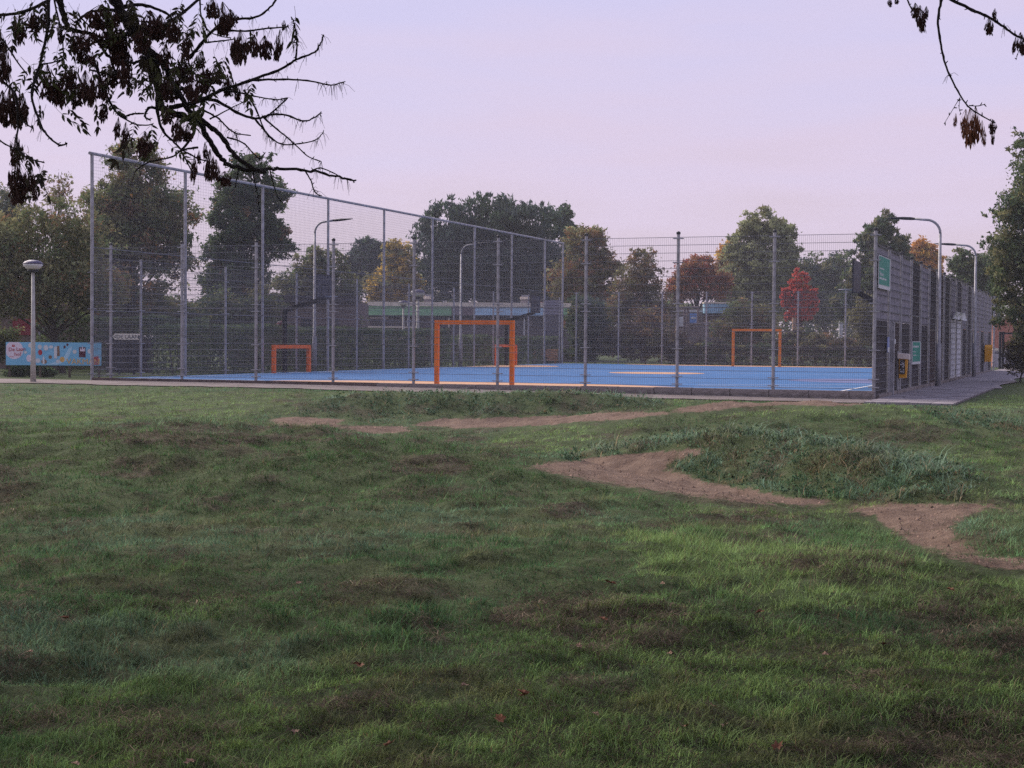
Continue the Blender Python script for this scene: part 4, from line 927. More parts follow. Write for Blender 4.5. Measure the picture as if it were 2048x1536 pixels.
# ------------------------------------------------------------------ banner and arrow sign
BX = R0 * 1.0; BN = -F0
def panel_frame(px0, px1, py0, py1, d):
    """corners on a wall facing the camera side, world size from depth"""
    p0 = at(px0, py1, d); rgt = R0; w_ = (px1 - px0) / FPX * d; h_ = (py1 - py0) / FPX * d
    return p0, w_, h_
BD_ = 49.0
p0, bw, bh = panel_frame(12, 203, 684, 730, BD_)
def wl(u, v, off=0.): return p0 + R0 * (u * bw) + U0 * (v * bh) - F0 * off
ba = thing('banner', 'light blue shop banner on posts behind the park lamp', 'banner', p0 + R0 * bw / 2 - U0 * .6)
part('sheet', MB().obox(wl(.5, .5), R0, F0, U0, bw / 2, .012, bh / 2), mat('banner_blue', (.20, .48, .66), .5, .07, 1.2), ba)
for u in (.03, .35, .66, .97):
    q = wl(u, 0); part('post', MB().obox(np.array([q[0], q[1], (q[2] + bh - .3) / 2]) + F0 * .06, R0, F0, U0, .03, .03, (q[2] + bh + .3) / 2 + .02), mat('timber_post', (.10, .075, .055), .9, .2, 5), ba)
def shape(name, pts, off, material):
    part(name, MB().add([wl(u, v, off) for u, v in pts], [tuple(range(len(pts)))]), material, ba)
def oval(cu, cv, ru, rv, n=20): return [(cu + ru * math.cos(6.283 * i / n), cv + rv * math.sin(6.283 * i / n)) for i in range(n)]
PK = mat('print_pink', (.72, .62, .68), .5, .04, 3); RD = mat('print_red', (.42, .035, .05), .5, .06, 3); OR = mat('print_orange', (.70, .42, .13), .5, .1, 8); DB = mat('print_dark', (.10, .03, .05), .5, .1, 5); LB = mat('print_light_blue', (.40, .62, .74), .5, .06, 3); BRW = mat('print_brown', (.24, .14, .09), .5, .1, 5)
shape('logo_disc', [(max(.004, u), min(.996, v)) for u, v in oval(.088, .66, .094, .40, 28)], .014, PK)
q = wl(.028, .60, .018); wtext('De Laan', .17, q, R0 * .98 + U0 * .10, U0, RD, ba); wtext('hof', .17, wl(.088, .40, .018), R0, U0, RD, ba); shape('small_print', [(.035, .35), (.035, .37), (.085, .37), (.085, .35)], .018, RD)
shape('logo_crown', [(.06, .80), (.075, .92), (.082, .84), (.092, .90), (.095, .79)], .016, RD)
shape('ribbon', [(.42, .03), (.47, .08), (.60, .32), (.66, .75), (.70, .85), (.67, .45), (.63, .20), (.55, .03)], .014, LB)
for (u, v, a, b, mm) in ((.255, .86, .022, .10, WHITE), (.355, .80, .022, .10, WHITE), (.42, .76, .026, .12, WHITE), (.475, .80, .022, .07, WHITE), (.205, .56, .018, .06, WHITE), (.72, .60, .022, .09, WHITE), (.876, .62, .022, .10, WHITE), (.335, .20, .026, .10, WHITE), (.545, .18, .02, .08, WHITE), (.245, .30, .03, .16, PK), (.36, .56, .022, .12, RD), (.40, .16, .03, .10, BRW), (.465, .36, .018, .08, BRW), (.59, .26, .026, .12, OR), (.615, .80, .012, .07, DB), (.645, .90, .012, .06, DB)):
    shape('print', oval(u, v, a, b, 14), .0155 + .0003 * (u * 10 % 5), mm)
shape('bottle_print', [(.505, .30), (.505, .78), (.525, .85), (.535, .78), (.535, .30)], .0152, WHITE); shape('bottle_print', [(.537, .40), (.537, .85), (.56, .85), (.565, .42)], .0154, BRW); shape('bottle_print', [(.385, .05), (.385, .32), (.395, .42), (.405, .32), (.405, .05)], .0178, WHITE)
shape('bag_print', [(.765, .36), (.765, .80), (.835, .80), (.835, .36)], .0152, DB); shape('bag_print', [(.775, .62), (.782, .78), (.795, .66), (.80, .9), (.81, .7), (.826, .78), (.826, .62)], .0165, PK)
shape('sale_print', oval(.9, .2, .0001, .0001, 3), .0151, OR) if False else None
wtext('VAKMAN', .26, wl(.635, .06, .018), R0, U0, OR, ba)
shape('mug_print', [(.92, .04), (.92, .40), (.97, .42), (.972, .04)], .0152, RD); shape('mug_print', [(.975, .12), (.975, .34), (.985, .34), (.985, .12)], .0156, WHITE)

p1, sw, sh = panel_frame(225, 278, 667, 679, 53.5)
sg = thing('arrow_sign', 'cream arrow sign pointing left behind the wire', 'sign', p1 + R0 * sw / 2 - U0 * 1.3)
CRM = mat('cream_sign', (.82, .74, .60), .5, .06, 4)
q = lambda u, v, o_=0.: p1 + R0 * (u * sw) + U0 * (v * sh) - F0 * o_
ar = [(0, .5), (.10, 1), (1, 1), (.96, .5), (1, 0), (.10, 0)]
vs = [q(u, v) for u, v in ar] + [q(u, v, .03) for u, v in ar]
part('board', MB().add(vs, [tuple(range(5, -1, -1)), tuple(range(6, 12))] + [(i, (i + 1) % 6, (i + 1) % 6 + 6, i + 6) for i in range(6)]), CRM, sg)
wtext('<DE LAANHOF', sh * .92, q(.03, .16, .034), R0, U0, DARK, sg, .003)
for u in (.25, .8):
    b_ = q(u, 0); part('post', MB().obox(np.array([b_[0], b_[1], b_[2] / 2]) + F0 * .04, R0, F0, U0, .03, .03, b_[2] / 2 + .1), DARK, sg)

# ------------------------------------------------------------------ walls and buildings
def wall_thing(name, label, cat, px0, px1, pytop, d, depth, material, zb=-.3, parts=()):
    c0 = plan((px0 - 1024) / FPX * d, d); c1 = plan((px1 - 1024) / FPX * d, d); zt = float(at((px0 + px1) / 2, pytop, d)[2])
    cen = np.array([(c0[0] + c1[0]) / 2, (c0[1] + c1[1]) / 2, 0.]); hw = (px1 - px0) / FPX * d / 2
    t = thing(name, label, cat, cen)
    part('wall', MB().obox(cen + F0 * depth / 2 + U0 * (zt + zb) / 2, R0, F0, U0, hw, depth / 2, (zt - zb) / 2), material, t)
    def rect(nm, x0, x1, y0, y1, proud, mm, par=None, th=.05):
        a = at(x0, y1, d); b = at(x1, y0, d); rr0 = (x0 - 1024) / FPX * d; rr1 = (x1 - 1024) / FPX * d; zc = (a[2] + b[2]) / 2
        pc = plan((rr0 + rr1) / 2, d); o = np.array([pc[0], pc[1], zc]) - F0 * (proud - th / 2)
        return part(nm, MB().obox(o, R0, F0, U0, abs(rr1 - rr0) / 2, th / 2, abs(b[2] - a[2]) / 2), mm, par or t)
    return t, rect
BRICKB = mat('brown_brick', (.16, .115, .095), .95, .2, 9, bump=.4)
GLASS = mat('window_glass', (.03, .035, .045), .12, .2, 2, spec=.6)
t, rect = wall_thing('brick_house', 'brown brick house wall behind the spreading tree', 'building', -120, 196, 560, 63, 5, BRICKB)
rect('red_panel', 26, 62, 638, 670, .06, mat('dull_red_panel', (.24, .035, .045), .7, .15, 3)); w_ = rect('window', 86, 104, 650, 672, .05, GREYP); rect('pane', 88, 102, 652, 670, .06, GLASS, w_, .03)
rect('downpipe', 78, 81, 620, 742, .1, GREYP); rect('door', 150, 168, 640, 742, .05, mat('brown_door', (.09, .06, .05), .7, .2, 3)); rect('eaves', -122, 198, 556, 566, .35, DARK, None, .4)
t, rect = wall_thing('garden_wall', 'low dark panelled garden wall behind the arrow sign', 'wall', 212, 304, 681, 57, .25, mat('dark_wall', (.045, .04, .042), .95, .3, 5, bump=.4))
rect('coping', 210, 306, 678, 683, .08, mat('wall_coping', (.075, .068, .07), .9, .2, 4), None, .4)
for i in range(6): rect('pier', 213 + i * 17, 218 + i * 17, 684, 748, .06, mat('wall_pier', (.065, .058, .06), .95, .3, 5))
t, rect = wall_thing('brick_house', 'brown house front seen through the wire left of the hoop', 'building', 455, 712, 600, 74, 6, mat('dull_brick', (.19, .145, .14), .95, .18, 8, bump=.3))
rect('eaves', 450, 718, 592, 604, .4, mat('eaves_dark', (.05, .045, .05), .8, .2, 3), None, .6)
for x0 in (480, 520, 600, 655): w_ = rect('window', x0, x0 + 24, 636, 660, .05, mat('dull_frame', (.16, .13, .13), .8, .1, 3)); rect('pane', x0 + 2, x0 + 22, 638, 658, .07, GLASS, w_, .03)

FG = mat('green_fascia', (.23, .45, .26), .6, .07, 2); FBLU = mat('blue_fascia', (.42, .64, .84), .6, .07, 2); FGR = mat('grey_fascia', (.22, .20, .23), .7, .1, 2); BEI = mat('beige_trim', (.70, .62, .52), .7, .1, 3); DWL = mat('dark_cladding', (.13, .112, .12), .9, .2, 3)
t, rect = wall_thing('low_building', 'long flat roofed building with green and blue fascia', 'building', 735, 1168, 612, 97, 8, DWL)
for (x0, x1, mm) in ((738, 903, FG), (904, 925, FGR), (926, 946, mat('brown_fascia', (.17, .13, .15), .7, .1, 2)), (947, 1124, FBLU), (1125, 1172, FG)): rect('fascia_panel', x0, x1, 612, 631, .5, mm, None, .5)
rect('roof_edge', 735, 1174, 607, 612, .55, BEI, None, .9); rect('fascia_shadow_gap', 738, 1172, 632, 634, .4, DARK, None, .4)
for x0, x1 in ((742, 776), (778, 812), (818, 850), (858, 890), (905, 940), (955, 990), (1000, 1034), (1062, 1090), (1130, 1160)):
    w_ = rect('window', x0, x1, 638, 655, .06, mat('window_frame_dark', (.14, .11, .12), .7, .1, 3)); rect('pane', x0 + 2, x1 - 2, 640, 653, .085, GLASS, w_, .04)
rect('sill_band', 720, 836, 653, 655, .12, BEI, None, .1); rect('pillar', 814, 817, 632, 653, .3, WHITE, None, .2); rect('pillar', 896, 899, 632, 655, .3, BEI, None, .2); rect('pillar', 1046, 1049, 632, 680, .3, WHITE, None, .2)
rect('light_panel', 740, 776, 632, 637, .3, mat('pale_panel', (.55, .47, .50), .6, .1, 3)); rect('orange_door_frame', 1124, 1130, 630, 655, .12, mat('orange_wood', (.42, .18, .08), .7, .15, 3))
for (x0, x1, y0) in ((845, 863, 588), (1040, 1057, 589)):
    v = rect('roof_vent', x0, x1, y0 + 9, 608, -1.0, mat('vent_masonry', (.33, .29, .29), .9, .2, 3), None, .55); rect('cowl', x0 - 1, x1 + 1, y0 + 4, y0 + 9, -.95, BEI, v, .65); rect('cowl', x0 + 2, x1 - 2, y0, y0 + 3.6, -.98, GREYP, v, .55)
for x0 in (884, 888.5): rect('flue_pipe', x0, x0 + 2.4, 600, 608, -.8, WHITE, None, .08)
rect('roof_hatch', 1074, 1086, 603, 608, -1, mat('pink_hatch', (.42, .30, .28), .8, .1, 3), None, .5); rect('roof_dome', 963, 976, 606, 608, -1, GREYP, None, .6); rect('roof_light', 786, 806, 605, 608, -1.2, WHITE, None, .8)
t, rect = wall_thing('louvre_screen', 'grey louvred screen standing before the low building', 'screen', 1086, 1124, 602, 91, .25, mat('screen_backing', (.13, .12, .15), .8, .1, 3))
for i in range(5): rect('slat', 1085, 1125, 600.5 + i * 6, 605 + i * 6, .07 + .004 * i, mat('screen_slat', (.27, .25, .32), .7, .1, 3), None, .06)

# picket fence in front of it
pk = thing('picket_fence', 'brown picket fence before the low building', 'fence', at(780, 690, 91)); PKM = mat('picket_wood', (.17, .125, .115), .9, .25, 4)
pkm = MB().box((-.055, -.012, 0), (.055, .012, 1.25)).add([(-.055, -.012, 1.25), (.055, -.012, 1.25), (.055, .012, 1.25), (-.055, .012, 1.25), (0, 0, 1.33)], [(0, 1, 4), (1, 2, 4), (2, 3, 4), (3, 0, 4)]).mesh('picket')
og = origin(pk)
for i in range(60):
    px = 716 + i * 6.0; a = plan((px - 1024) / FPX * 91, 91)
    o = link('picket', pkm, PKM, pk, (a[0] - og.x, a[1] - og.y, .35 - og.z + random.uniform(-.03, .03))); o.rotation_euler = (0, random.uniform(-.02, .02), -YAW)
for zz in (.6, 1.3):
    a = plan((712 - 1024) / FPX * 91.05, 91.05); b = plan((1076 - 1024) / FPX * 91.05, 91.05); part('rail', MB().tube([(a[0], a[1], zz), (b[0], b[1], zz)], .035, 4), PKM, pk)

# wooden planter bench at the back corner
p_ = at(1090, 714, 88); bc = thing('bench', 'orange brown plank bench box behind the far left corner', 'bench', (p_[0], p_[1], 0)); OW = mat('orange_plank', (.60, .30, .15), .8, .2, 4)
for i in range(4): part('plank', MB().obox(np.array([p_[0], p_[1], .17 + i * .15]), R0, F0, U0, .72, .25, .065), OW, bc)
part('seat', MB().obox(np.array([p_[0], p_[1], .74]), R0, F0, U0, .78, .30, .035), OW, bc)
for s_ in (-1, 1): part('leg', MB().obox(np.array([p_[0], p_[1], .05]) + R0 * s_ * .6, R0, F0, U0, .05, .22, .15), OW, bc)

# blue kiosk and play frame beyond the far fence
t, rect = wall_thing('kiosk', 'small pale kiosk with blue ribbed awning behind the far fence', 'kiosk', 1338, 1452, 618, 101, 3, mat('kiosk_wall', (.26, .22, .21), .8, .15, 3))
for i in range(12): rect('awning_rib', 1404 + i * 4.1, 1407.7 + i * 4.1, 608, 627, .9 + .02 * (i % 2), mat('awning_blue', (.30, .50, .63), .6, .08, 3), None, .9)
rect('awning_edge', 1403, 1454, 605, 607.6, .95, BEI, None, 1.0); rect('blue_panel', 1378, 1397, 627, 646, .08, mat('kiosk_blue', (.16, .30, .62), .6, .08, 3)); rect('notice', 1380, 1391, 634, 638, .1, WHITE, None, .05); rect('white_panel', 1357, 1368, 632, 652, .08, WHITE); rect('light_strip', 1357, 1404, 621, 624, .08, WHITE)
rect('wood_door', 1405, 1418, 628, 660, .08, mat('kiosk_wood', (.22, .14, .11), .8, .2, 3))
pf = thing('play_frame', 'weathered timber play frame in front of the blue kiosk', 'play frame', (*plan((1370 - 1024) / FPX * 96, 96), 0)); TW = mat('grey_timber', (.20, .155, .15), .9, .2, 4)
for px, dd in ((1346, 96), (1374, 96), (1352, 97.6), (1395, 97.6), (1368, 96.8)):
    a = plan((px - 1024) / FPX * dd, dd); zt = float(at(px, 613, dd)[2]); part('post', MB().obox(np.array([a[0], a[1], zt / 2 - .05]), R0, F0, U0, .075, .075, zt / 2 + .05), TW, pf)
for (xa, ya, xb, yb) in ((1340, 634, 1376, 630), (1372, 651, 1420, 645), (1340, 652, 1376, 655), (1346, 616, 1396, 614)): part('beam', MB().tube([at(xa, ya, 95.85), at(xb, yb, 95.85)], .06, 4), TW, pf)
for i in range(7): part('plank', MB().obox(at(1378 + i * 6, 662, 96.3), R0, F0, U0, .08, .03, .36), TW, pf)
for (px, y0, y1, dd, mm, nm, lab) in ((1587, 640, 676, 92, mat('tan_wood', (.42, .27, .18), .8, .15, 3), 'wooden_post', 'thick tan wooden post under the scarlet tree'), (1680, 650, 676, 91, WHITE, 'marker_post', 'short white marker post behind the far fence')):
    a = plan((px - 1024) / FPX * dd, dd); zt = float(at(px, y0, dd)[2]); tag(link(nm, MB().obox((0, 0, zt / 2), R0, F0, U0, .10, .10, zt / 2 + .1).obox((0, 0, zt + .12), R0, F0, U0, .12, .12, .02).mesh(nm), mm, None, (a[0], a[1], 0)), lab, 'post')
sl = thing('slide', 'green playground slide right of the tan post', 'slide', (*plan((1610 - 1024) / FPX * 93, 93), 0)); GS = mat('green_plastic', (.04, .24, .14), .4, .1, 3)
a, b = at(1598, 672, 93), at(1626, 661, 93); part('chute', MB().add([a - F0 * .25, b - F0 * .25, b + F0 * .25, a + F0 * .25, a - F0 * .25 - U0 * .12, b - F0 * .25 - U0 * .12, b + F0 * .25 - U0 * .12, a + F0 * .25 - U0 * .12], [(0, 1, 2, 3), (7, 6, 5, 4), (0, 4, 5, 1), (1, 5, 6, 2), (2, 6, 7, 3), (3, 7, 4, 0)]), GS, sl)
for s_ in (-.2, .2): part('leg', MB().tube([b + F0 * s_, np.array([b[0], b[1], -.1]) + F0 * s_], .03, 6), GREYP, sl); part('leg', MB().tube([a + F0 * s_, np.array([a[0], a[1], -.1]) + F0 * s_], .03, 6), GREYP, sl)

# red brick wall and dark gate frame at the end of the walk
t, rect = wall_thing('brick_building', 'salmon brick building beyond the dark gate frame', 'building', 1985, 2200, 640, 92, 6, mat('salmon_brick', (.45, .20, .15), .9, .12, 6, bump=.3))
rect('plinth', 1984, 2200, 701, 742, .08, mat('pale_plinth', (.40, .37, .39), .9, .15, 4)); rect('plinth_cap', 1984, 2200, 698, 701, .12, BEI, None, .1)
gf = thing('gate_frame', 'dark metal gate frame at the end of the paved walk', 'gate', (*plan((2010 - 1024) / FPX * 82, 82), 0))
for px in (1999, 2005, 2062):
    a = plan((px - 1024) / FPX * 82, 82); zt = float(at(px, 667, 82)[2]); part('post', MB().obox(np.array([a[0], a[1], zt / 2]), R0, F0, U0, .055, .055, zt / 2 + .1), DARK, gf)
part('top_bar', MB().obox((at(1999, 669, 82) + at(2062, 669, 82)) / 2 + U0 * .06, R0, F0, U0, .86, .06, .05), DARK, gf); part('middle_bar', MB().obox((at(1986, 706, 82) + at(1999, 706, 82)) / 2, R0, F0, U0, .2, .03, .03), DARK, gf)

# ------------------------------------------------------------------ paved walk on the right
PAV = mat('paving', (.26, .23, .235), .95, .14, 2.5, bump=.3)
rows = [[(WID + .12, y_), (WID + .8, y_), (WID + 1.5, y_), (WID + 2.2 + .15 * math.sin(y_ * .7), y_)] for y_ in np.arange(11.6, 56, .6)]
walk = sheet('pavement', rows, .03, PAV); walk['label'] = 'paved walk along the boarded fence'
slab = MB().box((-.242, -.242, -.06), (.242, .242, 0)).mesh('slab'); PV = [mat('paving_%d' % i, c_, .95, .14, 3, bump=.3) for i, c_ in enumerate(((.26, .23, .235), (.285, .25, .255), (.225, .20, .205)))]
slabs = [slab] + [slab.copy() for _ in range(2)]
for i, me_ in enumerate(slabs): me_.materials.append(PV[i])
part('bedding', MB().add([(WID + .1, -2.6, 0), (WID + 2.12, -2.6, 0), (WID + 2.12, 11.65, 0), (WID + .1, 11.65, 0)], [(0, 1, 2, 3)]), mat('joint_sand', (.10, .085, .075), .95, .2, 6), walk).location = (0, 0, -.135)
for j in range(29):
    for i in range(4):
        x_, y_ = WID + .36 + i * .5, -2.4 + j * .5; k = random.randrange(3)
        o = link('slab', slabs[k], None, walk, (x_, y_, float(zg(x_, max(y_, -.5))) + .05 + random.uniform(-.006, .006))); o.rotation_euler = (random.uniform(-.012, .012), random.uniform(-.012, .012), random.uniform(-.01, .01))

def clods():
    r_ = np.random.default_rng(88); n = 60000; d = 9 + 23 * r_.random(n); x, y = plan((r_.random(n) * .62 - .22) * d, d); z = zg(x, y)
    k = dirt_mask(x, y, z) > .5; x, y, z, d = x[k], y[k], z[k], d[k]; n = len(x); sz = (.004 + .018 * r_.random(n) ** 5)[:, None]
    C = np.stack([x, y, z], 1); J = lambda: r_.normal(size=(n, 3)) * .25
    V = np.stack([C + sz * (np.array([1, 0, -.3]) + J()), C + sz * (np.array([-.6, .9, -.3]) + J()), C + sz * (np.array([-.6, -.9, -.3]) + J()), C + sz * (np.array([0, 0, .8]) + J())], 1).reshape(-1, 3)
    o = np.arange(n)[:, None] * 4; F = np.concatenate([o + [[0, 1, 3]], o + [[1, 2, 3]], o + [[2, 0, 3]]], 1).reshape(-1, 3)
    c = np.array([.21, .145, .11]) * (.6 + .9 * r_.random((n, 1))); q = link('soil_crumbs', arr_mesh('soil_crumbs', V, F, np.repeat(c, 4, 0)), leaf_mat('soil_crumbs', 0.)); q['kind'] = 'stuff'; q['label'] = 'loose crumbs of earth and small stones on the dirt track'; q['category'] = 'soil'
clods()
# ------------------------------------------------------------------ fallen leaves
LB_ = mat('dry_leaf', (.20, .085, .045), .8, .3, 30); LB2 = mat('pale_dry_leaf', (.34, .22, .15), .8, .2, 30)
def leaf_mesh(seed):
    r_ = random.Random(seed); pts = []
    for i in range(12):
        a = 6.283 * i / 12; rr_ = (1.0 if i % 2 == 0 else .62) * (.8 + .4 * r_.random()); pts.append((.5 * rr_ * math.cos(a) * .05 * 1.5, .5 * rr_ * math.sin(a) * .05, .012 * r_.random() + .01 * abs(math.sin(a))))
    return MB().add([(0, 0, .004)] + pts, [(0, i + 1, (i + 1) % 12 + 1) for i in range(12)]).mesh('leaf')
lms = [leaf_mesh(i) for i in range(3)]
for i, lm in enumerate(lms): lm.materials.append(LB_)
lp = leaf_mesh(9); lp.materials.append(LB2)
SP = [(598, 1167, 1), (1158, 1293, 1), (930, 1372, 1), (1190, 1430, 1), (1425, 1413, 1), (1050, 1392, 0), (1045, 1388, 0), (715, 1330, 0), (720, 1333, 0), (1215, 1165, 0), (1225, 1168, 0), (1325, 1168, 1), (1205, 1240, 0), (1520, 1225, 0), (780, 1490, 0), (150, 1530, 1), (590, 1465, 1), (380, 1525, 1), (1000, 1440, 0), (1450, 1452, 1), (1370, 1455, 0), (1765, 1290, 0), (1650, 1310, 1), (60, 1305, 1), (130, 1238, 0), (1900, 1180, 0), (1555, 1495, 0), (1340, 1308, 1)]
for i, (px, py, k) in enumerate(SP):
    dd = np.linspace(4.5, 30, 4000); P = CAM + np.outer(dd, FW + RT2 * ((px - 1024) / FPX) + UP2 * ((768 - py) / FPX)); hit = np.argmax(P[:, 2] < zg(P[:, 0], P[:, 1]) + .035); p = P[hit]
    o = link('fallen_leaf', lp if k else lms[i % 3], None, None, tuple(p)); o.rotation_euler = (random.uniform(-.4, .4), random.uniform(-.4, .4), random.uniform(0, 6)); o.scale = (.85,) * 3 if k == 0 else (.65,) * 3
    tag(o, 'pale dry leaf lying on the lawn' if k else 'rusty brown leaf lying on the lawn', 'leaf', 'pale fallen leaves' if k else 'brown fallen leaves')

# ------------------------------------------------------------------ ash trees overhead
def curve(pts, d0, d1, seg=6):
    P = [np.array(p, float) for p in pts]; o = []; n = len(P)
    for i in range(n - 1):
        a, b, c_, e = P[max(i - 1, 0)], P[i], P[i + 1], P[min(i + 2, n - 1)]
        for k in range(seg):
            t_ = k / seg; o.append(.5 * ((2 * b) + (c_ - a) * t_ + (2 * a - 5 * b + 4 * c_ - e) * t_ ** 2 + (3 * b - a - 3 * c_ + e) * t_ ** 3))
    o.append(P[-1]); m_ = len(o)
    return [at(q[0], q[1], d0 + (d1 - d0) * i / (m_ - 1)) for i, q in enumerate(o)]
def branch(t, pts, ra, rb, d0, d1, knots=True, twigs=0, seed=0):
    C = curve(pts, d0, d1); n = len(C); r_ = np.random.default_rng(seed + 900)
    C = [p + r_.normal(size=3) * ra * .10 for p in C]
    rad = [ra + (rb - ra) * (i / (n - 1)) ** .55 for i in range(n)]
    if knots: rad = [q * (1.22 if (i % 5 == 2) else 1) for i, q in enumerate(rad)]
    mb = MB().tube(C, rad, 7)
    # bud spurs and leftover stalks
    for i in range(2, n - 1, 3):
        dv = r_.normal(size=3); dv /= np.linalg.norm(dv); mb.tube([C[i], C[i] + dv * (rad[i] + .012)], [.0028, .0016], 4)
    for i in range(twigs):
        j = int(r_.integers(n // 3, n)); p = C[j]
        for k in range(5):
            dv = r_.normal(size=3) * .5; dv[2] -= .55; q_ = p + dv * .022; mb.tube([p, q_, q_ + dv * .018 - U0 * .018], [.0011, .0009, .0007], 3, False)
    return part('branch', mb, BARKD, t, True), C
ASHL = mat('ash_leaf', (.05, .042, .02), .7, .35, 18, col2=(.022, .018, .012)); ASHG = mat('ash_leaf_green', (.075, .085, .03), .7, .3, 18); KEYS = mat('ash_keys', (.075, .038, .028), .85, .35, 25, col2=(.022, .012, .011)); KEYP = mat('ash_keys_light', (.26, .115, .065), .85, .3, 25, col2=(.11, .05, .03))
def keys_mesh(seed, nk):
    r_ = np.random.default_rng(seed); mb = MB()
    for i in range(nk):                     # unit bunch: hangs from 0 down to -1, width about .5
        a = r_.random() * 6.283; u = r_.random() ** .7; rr_ = .26 * math.sin(min(1, .25 + u) * 2.4) * math.sqrt(r_.random()); top = np.array([rr_ * math.cos(a), rr_ * math.sin(a), -.12 - .62 * u])
        ln = .22 + .1 * r_.random(); w_ = .028 + .014 * r_.random(); q = r_.random() * 6.283; sd_ = np.array([math.cos(q), math.sin(q), 0]) * w_; sw_ = r_.normal(size=3) * .03; sw_[2] = 0
        mb.add([top, top + sd_ * .6 - U0 * ln * .35, top + sd_ - U0 * ln * .75 + sw_, top - U0 * ln + sw_, top - sd_ - U0 * ln * .75 + sw_, top - sd_ * .6 - U0 * ln * .35], [(0, 1, 2, 3), (0, 3, 4, 5)])
        if i % 4 == 0: mb.tube([(0, 0, 0), top * .5 + np.array([0, 0, .02]), top], [.006, .005, .004], 3, False)
    return mb.mesh('key_bunch')
KB = [keys_mesh(i, 95) for i in range(4)]; KBP = [keys_mesh(i + 10, 60) for i in range(2)]
for k_ in KB: k_.materials.append(KEYS)
for k_ in KBP: k_.materials.append(KEYP)
def pinnate(seed):
    r_ = np.random.default_rng(seed); mb = MB(); np_ = 5; L_ = .20     # leaf axis along -z drooping, leaflets in pairs
    ax = [np.array([.10 * (i / 6) ** 1.5, 0, -L_ * i / 6]) for i in range(7)]; mb.tube(ax, .0014, 3, False)
    def leaflet(p, dv, ln):
        dv = dv / np.linalg.norm(dv); s_ = np.cross(dv, r_.normal(size=3)); s_ /= np.linalg.norm(s_); w_ = ln * .18; nn = np.cross(dv, s_)
        mb.add([p, p + dv * ln * .3 + s_ * w_, p + dv * ln * .65 + s_ * w_ * .8 - U0 * .004, p + dv * ln - U0 * .01, p + dv * ln * .65 - s_ * w_ * .8 - U0 * .004, p + dv * ln * .3 - s_ * w_, p + dv * ln * .5 + nn * .004], [(0, 1, 6), (1, 2, 6), (2, 3, 6), (3, 4, 6), (4, 5, 6), (5, 0, 6)])
    for i in range(2, 7):
        for s_ in (-1, 1):
            if r_.random() < .12: continue
            leaflet(ax[i] if i < 7 else ax[-1], np.array([.35 + r_.normal() * .15, s_ * (.9 + r_.normal() * .15), -.75 + r_.normal() * .25]), .055 + .02 * r_.random())
    leaflet(ax[-1], np.array([.4, 0, -1.0]), .07)
    return mb.mesh('compound_leaf')
PL = [pinnate(i) for i in range(5)]
for i, k_ in enumerate(PL): k_.materials.append(ASHG if i in (1, 4) else ASHL)
def hang_keys(t, px, py, w_, h_, d, light=False):
    p = Vector(at(px, py, d)) - origin(t); k = d / FPX; o = link('seed_bunch', random.choice(KBP if light else KB), None, t, p); o.scale = (w_ * k / .46, w_ * k / .46, h_ * k / .97); o.rotation_euler = (random.uniform(-.12, .12), random.uniform(-.12, .12), random.uniform(0, 6.28)); return o
def hang_leaf(t, px, py, d, s_=1.):
    p = Vector(at(px, py, d)) - origin(t); o = link('leaf', random.choice(PL), None, t, p); o.scale = (s_,) * 3; o.rotation_euler = (random.uniform(-.7, .7), random.uniform(-.5, .9), random.uniform(0, 6.28)); return o
def ash(label, base, hgt, tr, grp='ash trees beside the camera'):
    t = thing('ash_tree', label, 'tree', base, grp); b = np.array(base)
    part('trunk', MB().tube([b - U0 * .3, b + U0 * .3, b + U0 * hgt * .3 + R0 * .05, b + U0 * hgt * .6 - R0 * .1, b + U0 * hgt], [tr * 1.5, tr * 1.1, tr, tr * .75, tr * .3], 12), BARKD, t, True)
    return t
xx, yy = plan(-5.6, 7.6); bz = float(zg(xx, yy)); at1 = ash('ash tree whose drooping branch hangs in at the upper left', (xx, yy, bz), 9.0, .28)
xx2, yy2 = plan(5.6, 6.4); at2 = ash('ash tree whose thin twigs hang in at the upper right', (xx2, yy2, float(zg(xx2, yy2))), 9.0, .25)
D = 7.6
